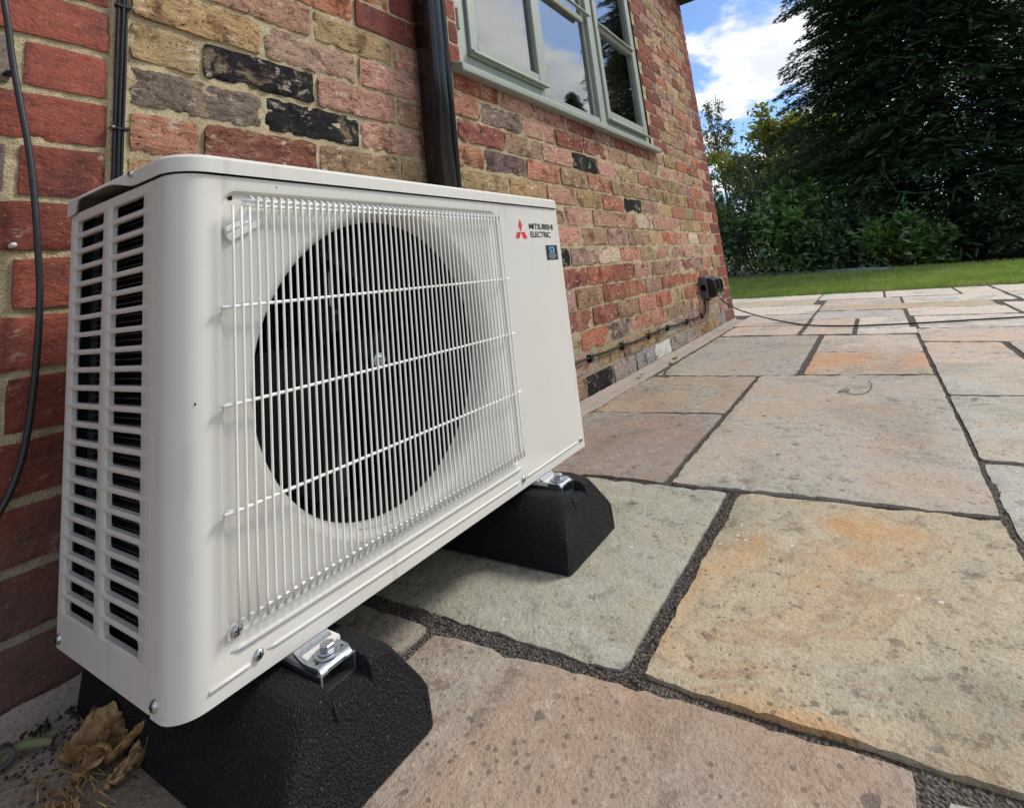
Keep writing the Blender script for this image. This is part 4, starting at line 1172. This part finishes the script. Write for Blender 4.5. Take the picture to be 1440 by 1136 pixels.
# cables in the straight joint
jc = thing('cable_bundle', 'pair of thin black cables clipped down the straight mortar joint', 'cable', (-0.004, -0.006, 0))
for dx, dy, sd_ in ((-0.0060, 0.0, 1), (0.0000, -0.002, 2), (0.0058, 0.0008, 3)):
    pts = [(dx+fbm((z*3, sd_*7, 0), 1, 2)*0.0014-0.004*(1.06-z)/0.45, dy, z) for z in [0.02+i*0.05 for i in range(38)]]
    v, f = tube(smooth_path(pts, 2), 0.0029, 8); obj('cable', v, f, M_CABLE, jc, smooth=True)
for (zz, sx) in ((1.028, 1), (0.806, -1), (0.58, 1), (1.27, -1)):
    b = Buf(); b.box(-0.012, 0.011, -0.0055, 0.004, zz-0.0028, zz+0.0028); bevel_obj(b.obj('cable_clip', M_CABLE, jc), 0.001, 1)
    v, f = lathe([(0.0, -0.010), (0.0026, -0.009), (0.003, -0.0065), (0.003, 0.006)], (sx*0.0125, 0, zz), 'y', 10); obj('clip_nail', v, f, M_SCREW, jc, smooth=True)
# thick loose cable on the pier
pts = [(-0.170, -0.020, 1.06), (-0.152, -0.020, 0.955), (-0.141, -0.017, 0.880), (-0.130, -0.019, 0.813), (-0.119, -0.021, 0.745), (-0.111, -0.022, 0.677), (-0.1045, -0.022, 0.60), (-0.1005, -0.022, 0.54), (-0.1005, -0.022, 0.46), (-0.105, -0.022, 0.375), (-0.113, -0.022, 0.315), (-0.130, -0.024, 0.268), (-0.16, -0.026, 0.225), (-0.22, -0.03, 0.18)]
v, f = tube(smooth_path(pts, 6), 0.0042, 10)
tag(obj('loose_cable', v, f, M_GCABLE, smooth=True), 'thick grey black cable hanging loosely over the red brick pier', 'cable')
b = Buf(); b.box(-0.1475, -0.1365, -0.013, 0.004, 0.863, 0.868); tag(bevel_obj(b.obj('cable_tie', M_CABLE), 0.001, 1), 'short black tie behind the loose cable on the red pier', 'cable tie')
v, f = lathe([(0.0, -0.014), (0.0035, -0.0135), (0.004, -0.010), (0.004, 0.004)], (-0.128, 0, 0.6115), 'y', 10)
pl = obj('wall_plug', v, f, M_WHITEPL, smooth=True); tag(pl, 'small white wall plug sticking out of the red brick pier', 'wall plug')
# surface cable low on the wall, to the socket
wc = thing('surface_cable', 'thin black cable clipped low along the brick wall toward the socket', 'cable', (0, 0, 0))
pts = [(0.75, -0.008, 0.163), (1.20, -0.008, 0.160), (1.54, -0.010, 0.163), (1.70, -0.008, 0.158), (1.854, -0.010, 0.159), (2.0, -0.008, 0.152), (2.175, -0.010, 0.156), (2.456, -0.010, 0.158), (2.62, -0.008, 0.147), (2.80, -0.010, 0.149), (2.95, -0.008, 0.142), (3.118, -0.010, 0.144), (3.19, -0.010, 0.152), (3.222, -0.010, 0.19), (3.225, -0.012, 0.25)]
v, f = tube(smooth_path(pts, 6), 0.0048, 8); obj('cable', v, f, M_CABLE, wc, smooth=True)
for (x, z) in ((1.54, 0.163), (1.854, 0.159), (2.175, 0.156), (2.456, 0.158), (2.80, 0.149), (3.118, 0.144), (1.22, 0.160)):
    b = Buf(); b.box(x-0.012, x+0.012, -0.018, 0.004, z-0.011, z+0.009); b.box(x-0.009, x+0.009, -0.014, 0.004, z-0.020, z-0.0112)
    bevel_obj(b.obj('cable_clip', M_CABLE, wc), 0.002, 1)
# outdoor double socket
sk_ = thing('outdoor_socket', 'grey weatherproof double socket box near the far corner of the wall', 'socket', (3.30, 0, 0.31))
b = Buf(); b.box(-0.105, 0.105, -0.052, 0.002, -0.072, 0.072); bevel_obj(b.obj('back_box', M_SOCK, sk_), 0.010, 3)
for sx in (-0.051, 0.051):
    pr = [(-0.053, 0.062), (-0.098, 0.045), (-0.108, 0.020), (-0.106, -0.050), (-0.090, -0.068), (-0.053, -0.068)]
    v = [(sx-0.045, y, z) for y, z in pr]+[(sx+0.045, y, z) for y, z in pr]; n = 6
    bevel_obj(obj('flip_cover', v, [tuple(range(n)), tuple(range(n, 2*n))[::-1]]+[(i, i+n, (i+1) % n+n, (i+1) % n) for i in range(n)], M_SOCKD, sk_), 0.006, 2)
v, f = lathe([(0.0, 0.0), (0.022, 0.0), (0.022, -0.002), (0.020, -0.002)], (-0.105, -0.026, 0.0), 'x', 20); obj('knockout', v, f, M_SOCK, sk_)
b = Buf(); b.box(-0.015, 0.015, -0.035, -0.005, -0.09, -0.071); bevel_obj(b.obj('cable_gland', M_SOCK, sk_), 0.004, 2)
v, f = tube([(0.052, -0.085, -0.066), (0.052, -0.085, -0.085)], 0.006, 8); obj('lead_grip', v, f, M_WHITEPL, sk_)
pts = [(3.352, -0.085, 0.226), (3.42, -0.095, 0.185), (3.55, -0.13, 0.13), (3.68, -0.20, 0.075), (3.75, -0.30, 0.028), (3.66, -0.42, 0.0085), (3.47, -0.56, 0.0075), (3.37, -0.70, 0.0075), (3.32, -0.83, 0.0075), (3.305, -1.0, 0.0075), (3.31, -1.18, 0.0075), (3.335, -1.4, 0.0075), (3.36, -1.62, 0.0075), (3.42, -2.0, 0.0075), (3.5, -2.6, 0.0075), (3.7, -3.4, 0.0075)]
v, f = tube(smooth_path(pts, 8), 0.0048, 8)
tag(obj('extension_lead', v, f, M_CABLE, smooth=True), 'thin black lead trailing from the socket across the far paving', 'cable')
# bent wire offcut on the big beige slab
pts = [(1.735, -0.845, 0.006), (1.705, -0.828, 0.006), (1.690, -0.842, 0.008), (1.718, -0.858, 0.008), (1.738, -0.846, 0.008), (1.700, -0.852, 0.006), (1.672, -0.868, 0.005), (1.682, -0.898, 0.005), (1.725, -0.915, 0.006), (1.79, -0.922, 0.007), (1.845, -0.912, 0.010)]
v, f = tube(smooth_path(pts, 5), 0.0011, 6)
tag(obj('wire_offcut', v, f, M_CABLE, smooth=True), 'thin curled wire offcut lying on the large beige slab', 'wire')
# twig at the wall foot
v, f = tube(smooth_path([(1.955, -0.155, 0.004), (1.99, -0.128, 0.007), (2.05, -0.115, 0.012), (2.12, -0.105, 0.006)], 4), 0.003, 6, True)
tag(obj('twig', v, f, M_BARK, smooth=True), 'short dark twig lying at the foot of the wall', 'twig')
for (x, y, s_, cname, lab) in ((2.30, -0.075, 0.030, M_DRY, 'curled brown leaf against the wall foot beside the white brick'), (1.93, -0.045, 0.018, M_WHITEPL, 'small pale stone chip on the mortar fillet by the wall')):
    v = []; f = []
    for i in range(7):
        for j in range(4):
            u_ = i/6*2-1; t = j/3*2-1
            v.append((x+u_*s_, y+t*s_*0.45*(1-u_*u_*0.9), 0.010+0.014*abs(t)+0.006*u_*u_+fbm((u_*3, t*3, x), 1, 2)*0.004))
    for i in range(6):
        for j in range(3):
            a = i*4+j; f.append((a, a+4, a+5, a+1))
    tag(obj('fallen_leaf' if cname is M_DRY else 'stone_chip', v, f, cname, smooth=True), lab, 'leaf' if cname is M_DRY else 'stone')

# ------------------------------------------------------------------ dead leaves and stalk, near corner
q = random.Random(17)
def dry_leaf(p, az, L, W, curl, fold, lift, label):
    v = []; f = []; nu, nv = 30, 14
    for i in range(nu+1):
        t = i/nu; w_ = W*(sin(pi*min(1, t*0.97+0.03))**0.6)*(1-0.35*t)
        for j in range(nv+1):
            s_ = j/nv*2-1
            jag = 1+0.30*fbm((t*16, (1 if s_ > 0 else -1)*3+p[0]*40, p[1]*30), 1, 3)*abs(s_)
            x = t*L-curl*0.25*L*t*t+0.006*fbm((t*7, s_*2, p[1]*50), 1, 2); y = s_*w_*jag+0.010*sin(t*5+p[0]*90)*t
            z = lift*t*L+curl*L*0.9*t*t*t+fold*abs(s_)**1.3*w_*(1.1+0.5*sin(t*7+p[1]*40))+0.011*fbm((t*5, s_*2.5, p[0]*70), 1, 4)
            z -= 0.002*abs(sin(t*26+abs(s_)*7))*abs(s_)
            v.append((x*cos(az)-y*sin(az), x*sin(az)+y*cos(az), max(z, -p[2]+0.003)))
    for i in range(nu):
        for j in range(nv):
            a = i*(nv+1)+j; f.append((a, a+nv+1, a+nv+2, a+1))
    o_ = obj('dead_leaf', v, f, M_DRY, smooth=True, loc=p)
    tag(o_, label, 'leaf'); return o_
dry_leaf((-0.094, -0.145, 0.010), -1.05, 0.125, 0.030, 0.10, 0.9, 0.10, 'broad curled tan dead leaf at the base of the near rubber foot')
dry_leaf((-0.086, -0.240, 0.008), 0.05, 0.085, 0.013, 0.35, 1.1, 0.22, 'pointed tan dead leaf with raised tip touching the black rubber foot')
dry_leaf((-0.098, -0.185, 0.006), -0.6, 0.075, 0.022, 0.2, 0.7, 0.15, 'ragged brown dead leaf in the middle of the leaf litter')
dry_leaf((-0.071, -0.120, 0.006), -0.2, 0.060, 0.011, 0.3, 1.3, 0.5, 'small upright folded dead leaf beside the brick pier foot')
dry_leaf((-0.124, -0.200, 0.004), -1.5, 0.085, 0.018, 0.0, 0.4, 0.03, 'flat dark brown dead leaf at the bottom left edge')
# fibres
fbuf = Buf()
for i in range(40):
    x, y = -0.115+q.gauss(0, 0.018), -0.185+q.gauss(0, 0.035); a = q.uniform(-2.4, -0.9); l = q.uniform(0.02, 0.05)
    vv, ff = tube([(x, y, 0.004), (x+cos(a)*l*0.5, y+sin(a)*l*0.5, 0.006+q.uniform(0, 0.01)), (x+cos(a)*l, y+sin(a)*l, 0.004)], 0.0007, 4); fbuf.add(vv, ff)
tag(fbuf.obj('leaf_fibres', M_DRY), 'loose dry plant fibres around the dead leaves', 'litter', kind='stuff')
cb = Buf(); gb_keep = gb; gb = cb
q = random.Random(33)
for i in range(420):
    x, y = -0.06+q.gauss(0, 0.05), -0.06-abs(q.gauss(0, 0.07))
    if x > 0.02: continue
    crumb(x, y, 0.0005, q.uniform(0.0010, 0.0042))
for i in range(160): crumb(q.uniform(-0.3, 0.0), -0.030-abs(q.gauss(0, 0.014)), 0.004, q.uniform(0.0015, 0.006))
tag(cb.obj('soil_crumbs', M_SOIL), 'dark soil crumbs scattered round the dead leaves', 'soil', kind='stuff')
stt = thing('green_stalk', 'pale green stalk with a metal ring on its end by the brick pier', 'stalk', (-0.130, -0.062, 0.0))
v, f = tube(smooth_path([(-0.030, -0.030, 0.014), (-0.008, -0.018, 0.012), (0.012, -0.016, 0.016), (0.028, -0.023, 0.013), (0.040, -0.036, 0.010)], 5), 0.006, 10, True, [0.0075-0.0035*i/20 for i in range(21)]); obj('stem', v, f, M_STALK, stt, smooth=True)
v, f = lathe([(0.0055, -0.006), (0.0095, -0.006), (0.0105, -0.003), (0.0105, 0.006), (0.0055, 0.006), (0.0055, -0.006)], (0.0, -0.020, 0.017), 'y', 20); obj('metal_ring', v, f, M_ZINC, stt, angle=0.5)

# ================================================================== GARDEN BEYOND
# grass blades of the lawn
q = random.Random(3); gv = []; gf = []
def lawn_blade(x, y, h, wd):
    a = q.uniform(0, 6.28); l = q.uniform(0.0, 0.03); b_ = q.uniform(0, 6.28); n0 = len(gv)
    gv.extend([(x-cos(a)*wd, y-sin(a)*wd, -0.016), (x+cos(a)*wd, y+sin(a)*wd, -0.016), (x+cos(b_)*l, y+sin(b_)*l, h)]); gf.append((n0, n0+1, n0+2))
cnt = 0
while cnt < 62000:
    y = q.uniform(-4.2, 3.2); x = edge(y)+0.02+(q.random()**1.5)*7.0
    far = 9.5+1.05*(y+2.7) if y > -2.7 else 9.5
    if x > far: continue
    lawn_blade(x, y, q.uniform(0.015, 0.05), q.uniform(0.002, 0.004)*(0.7+x/12)); cnt += 1
tag(obj('lawn_grass', gv, gf, M_GRASS), 'short green grass of the lawn beyond the patio', 'grass', kind='stuff')
# slate-grey path along the planting bed
pv = [(10.05, -1.15), (10.9, -0.75), (12.3, 0.50), (15.2, 2.95), (14.2, 3.0), (12.0, 1.45), (10.6, 0.05)]
quad('path', pv, -0.002, M_SLATE)
kv, kf = [], []
for i in range(len(pv)-4+0):
    pass
v, f = tube([(10.05, -1.15, 0.0), (10.9, -0.75, 0.0), (12.3, 0.5, 0.0), (15.2, 2.95, 0.0)], 0.05, 8)
ked = obj('path_kerb', v, f, M_SLATE); tag(ked, kind='structure')
def leaf_cloud(points, size, aspect, q, fold=0.25, droop=0.0):
    """one folded, pointed leaf (4 tris) per (pos, normal-ish dir)"""
    v = []; f = []
    for p, d in points:
        d = d.normalized()
        side = d.cross(Vector((q.uniform(-1, 1), q.uniform(-1, 1), q.uniform(-0.2, 1.2)))).normalized()
        nrm = side.cross(d)
        L = size*q.uniform(0.6, 1.25); W = L*aspect
        n0 = len(v)
        tip = p+d*L-Vector((0, 0, droop*L)); mid = p+d*L*0.45+nrm*(-W*fold)
        v += [p, p+d*L*0.45+side*W, tip, p+d*L*0.45-side*W, mid]
        f += [(n0, n0+1, n0+4), (n0+1, n0+2, n0+4), (n0+2, n0+3, n0+4), (n0+3, n0, n0+4)]
    return v, f
def limb(buf, a, c, r0, r1, q, wob=0.06):
    n = 5; pts = []
    for i in range(n+1):
        t = i/n; p = a.lerp(c, t); pts.append(p+Vector((q.gauss(0, 1), q.gauss(0, 1), q.gauss(0, 0.5)))*wob*sin(t*pi)*(c-a).length*0.4)
    vv, ff = tube(pts, r0, 6, True, [r0+(r1-r0)*i/n for i in range(n+1)]); buf.add(vv, ff)
    return pts
def bush(loc, h, rx, label, seed, nleaf, mat=None, size=0.13, group='laurel bushes along the lawn edge', name='laurel_bush'):
    q = random.Random(seed); t = thing(name, label, 'bush', loc, group)
    st = Buf(); pts = []
    nst = 34
    shoots = []
    for i in range(nst):
        a = q.uniform(0, 6.28); rr_ = sqrt(q.random())*rx; hh = h*q.uniform(0.62, 1.0)*(1-0.5*(rr_/rx)**2)
        base_ = Vector((cos(a)*rr_*0.35, sin(a)*rr_*0.35, 0)); top = Vector((cos(a)*rr_, sin(a)*rr_, hh))
        pp = limb(st, base_, top, 0.02, 0.005, q); shoots.append((base_, top))
        for j in range(6):
            s_ = base_.lerp(top, q.uniform(0.3, 0.95)); e = s_+Vector((q.gauss(0, 0.22), q.gauss(0, 0.22), q.uniform(0.05, 0.35)))*(h/2.2)
            shoots.append((s_, e))
    for i in range(nleaf):
        s_, e = q.choice(shoots); tt = q.random()**0.7
        p = s_.lerp(e, tt)+Vector((q.gauss(0, 0.035), q.gauss(0, 0.035), q.gauss(0, 0.03)))
        if p.z < 0.02: p.z = q.uniform(0.03, 0.4)
        if i % 4 == 0:
            a = q.uniform(0, 6.28); rr_ = rx*sqrt(q.random()); p = Vector((cos(a)*rr_, sin(a)*rr_, q.uniform(0.02, 0.55*h)))
        ax = (e-s_).normalized()
        d = Vector((q.gauss(0, 1), q.gauss(0, 1), q.gauss(0.15, 0.5))).normalized()+ax*0.6
        pts.append((p, d*1.0))
    st.obj('stems', M_BARK, t)
    v, f = leaf_cloud(pts, size, 0.20, q); obj('foliage', v, f, mat or M_LAUREL, t)
    return t
specs = [((14.6, 2.75, -0.02), 3.3, 1.25, 'tallest glossy laurel bush right beside the house corner'),
         ((13.7, 1.25, -0.02), 3.7, 1.25, 'tall laurel bush below the olive green tree'),
         ((12.65, 0.30, -0.02), 2.5, 1.05, 'mid height laurel bush at the middle of the hedge'),
         ((11.95, -0.65, -0.02), 1.6, 0.95, 'low laurel bush in front of the conifer trunk'),
         ((11.35, -1.5, -0.02), 1.15, 0.75, 'lowest laurel bush at the right end of the hedge')]
M_SHRUB = leaf_material('dark_shrub_leaf', (0.030, 0.062, 0.024), (0.055, 0.100, 0.040), 0.35, 0.2, 0.6, tip=(0.10, 0.15, 0.06))
M_PALESHRUB = leaf_material('pale_laurel_leaf', (0.060, 0.125, 0.030), (0.110, 0.195, 0.050), 0.28, 0.3, 0.7, tip=(0.19, 0.26, 0.09))
for i, (l, h, rx, lab) in enumerate(specs): bush(l, h, rx, lab, 40+i, int(4300*h/2), (M_PALESHRUB, M_SHRUB, M_LAUREL, M_SHRUB, M_LAUREL)[i], (0.17, 0.12, 0.20, 0.14, 0.16)[i])
def broad_tree(name, loc, h, crown_c, crown_r, label, seed, nleaf, mat, size, cat='tree', trunk_r=0.16, nlimb=26, sparse=False):
    q = random.Random(seed); t = thing(name, label, cat, loc)
    tb = Buf(); cc = Vector(crown_c)
    limb(tb, Vector((0, 0, -0.1)), Vector((cc.x*0.6, cc.y*0.6, cc.z)), trunk_r, trunk_r*0.35, q, 0.03)
    twigs = []
    for i in range(nlimb):
        s_ = Vector((0, 0, 0)).lerp(Vector((cc.x*0.6, cc.y*0.6, cc.z)), q.uniform(0.35, 1.0))
        d = Vector((q.gauss(0, 1), q.gauss(0, 1), q.gauss(0.25, 0.8))).normalized()
        e = cc+Vector((d.x*crown_r[0], d.y*crown_r[0], d.z*crown_r[1]))*q.uniform(0.6, 1.0)
        limb(tb, s_, e, trunk_r*0.3, 0.012, q, 0.08)
        for j in range(9):
            a = s_.lerp(e, q.uniform(0.45, 1.0)); twigs.append((a, q.uniform(0.25, 0.55)*crown_r[0]*0.45))
    tb.obj('trunk', M_BARK, t); pts = []
    for i in range(nleaf):
        c0, rad = q.choice(twigs)
        d = Vector((q.gauss(0, 1), q.gauss(0, 1), q.gauss(0, 0.7)))*rad*0.55
        pts.append((c0+d, Vector((q.gauss(0, 1), q.gauss(0, 1), q.gauss(-0.2, 0.7)))))
    v, f = leaf_cloud(pts, size, 0.33, q); obj('crown', v, f, mat, t)
    return t
broad_tree('broadleaf_tree', (21.0, 1.2, 0), 6.5, (0, 0.3, 4.0), (2.5, 2.2), 'olive green broadleaf tree rising behind the laurel hedge', 71, 15000, M_OAK, 0.19)
broad_tree('broadleaf_tree', (25.0, -1.6, 0), 6.5, (0, 0, 4.2), (2.9, 2.4), 'hazy green broadleaf tree mostly hidden behind the large conifer', 72, 9000, M_OAK, 0.24)
broad_tree('birch_tree', (27.0, 4.75, 0), 9.5, (0, 0, 6.8), (1.1, 2.6), 'thin pale birch just beyond the house corner against the clouds', 73, 2600, M_BIRCH, 0.13, trunk_r=0.07, nlimb=22)
# conifers
def conifer_meshes(H, R, seed):
    q = random.Random(seed)
    tv, tf = tube([(0, 0, -0.1), (0.02, 0, H*0.4), (0, 0.02, H)], 0.2, 8, True, [0.24, 0.15, 0.02])
    v = []; f = []
    nb = 900
    for i in range(nb):
        hz = (i+q.random())/nb; z0 = 0.15+hz*(H-0.3)
        prof = (1-hz)**0.75*(0.75+0.25*min(1, hz*6))
        L = R*prof*q.uniform(0.72, 1.1)+0.15; az = q.uniform(0, 6.283)
        d = Vector((cos(az), sin(az), 0)); sd_ = Vector((-sin(az), cos(az), 0))
        rise = q.uniform(0.12, 0.32); n0 = int(60+L*62)
        for j in range(n0):
            t = 0.18+0.82*(j/n0)**0.8
            z = z0+L*(rise*sin(t*1.9)-0.22*t*t)
            p = d*(L*t)+Vector((0, 0, z))
            spread = L*0.27*(1.12-t)
            k = q.uniform(-1, 1); p = p+sd_*(k*spread)+Vector((0, 0, -abs(k)*spread*0.45+q.gauss(0, 0.02)))
            out = (d*1.0+sd_*(k*0.9)+Vector((0, 0, q.uniform(-0.65, 0.05)))).normalized()
            l = q.uniform(0.09, 0.21)*(0.8+0.25*(1-t)); wd = q.uniform(0.008, 0.017)
            s2 = out.cross(Vector((q.uniform(-0.4, 0.4), q.uniform(-0.4, 0.4), 1))).normalized()*wd
            b0 = len(v); tip = p+out*l+Vector((0, 0, -0.05*l))
            m1 = p+out*l*0.5
            v += [p, m1+s2, tip, m1-s2, m1+s2*2.6+out*l*0.22+Vector((0, 0, -0.02)), m1-s2*2.6+out*l*0.22+Vector((0, 0, -0.02))]
            f += [(b0, b0+1, b0+2, b0+3), (b0, b0+4, b0+1), (b0, b0+3, b0+5)]
    for i in range(34000):   # dense inner growth round the trunk
        hz = q.random()**1.3; z0 = 0.1+hz*(H-0.6); rr_ = R*(1-hz)**0.75*0.80*sqrt(q.random()); a = q.uniform(0, 6.283)
        p = Vector((cos(a)*rr_, sin(a)*rr_, z0)); d = Vector((cos(a+q.gauss(0, 0.8)), sin(a+q.gauss(0, 0.8)), q.uniform(-0.7, 0.1))).normalized()
        s2 = d.cross(Vector((q.uniform(-1, 1), q.uniform(-1, 1), 0.6))).normalized()*q.uniform(0.018, 0.040); l = q.uniform(0.2, 0.45)
        b0 = len(v); v += [p, p+d*l*0.5+s2, p+d*l, p+d*l*0.5-s2]; f.append((b0, b0+1, b0+2, b0+3))
    return (tv, tf), (v, f)
(tv, tf), (cv, cf) = conifer_meshes(12.5, 4.0, 90)
tme = meshof('trunk', tv, tf); tme.materials.append(M_BARK); cme = meshof('crown', cv, cf); cme.materials.append(M_CONIF)
for (loc, sc, rz, lab) in (((14.2, -2.75, 0), 1.0, 0.0, 'large dark conifer with layered drooping branches against the sky'),
                           ((19.5, -8.8, 0), 0.68, 2.1, 'second dark conifer merging in from the right edge'),
                           ((12.6, -4.6, 0), 0.30, 1.0, 'small dark conifer filling the shade below the large one')):
    t = thing('conifer_tree', lab, 'tree', loc, 'conifers beyond the lawn'); t.rotation_euler.z = rz; t.scale = (sc, sc, sc)
    for nm, me_ in (('trunk', tme), ('crown', cme)):
        o = bpy.data.objects.new(nm, me_); COL.objects.link(o); o.parent = t
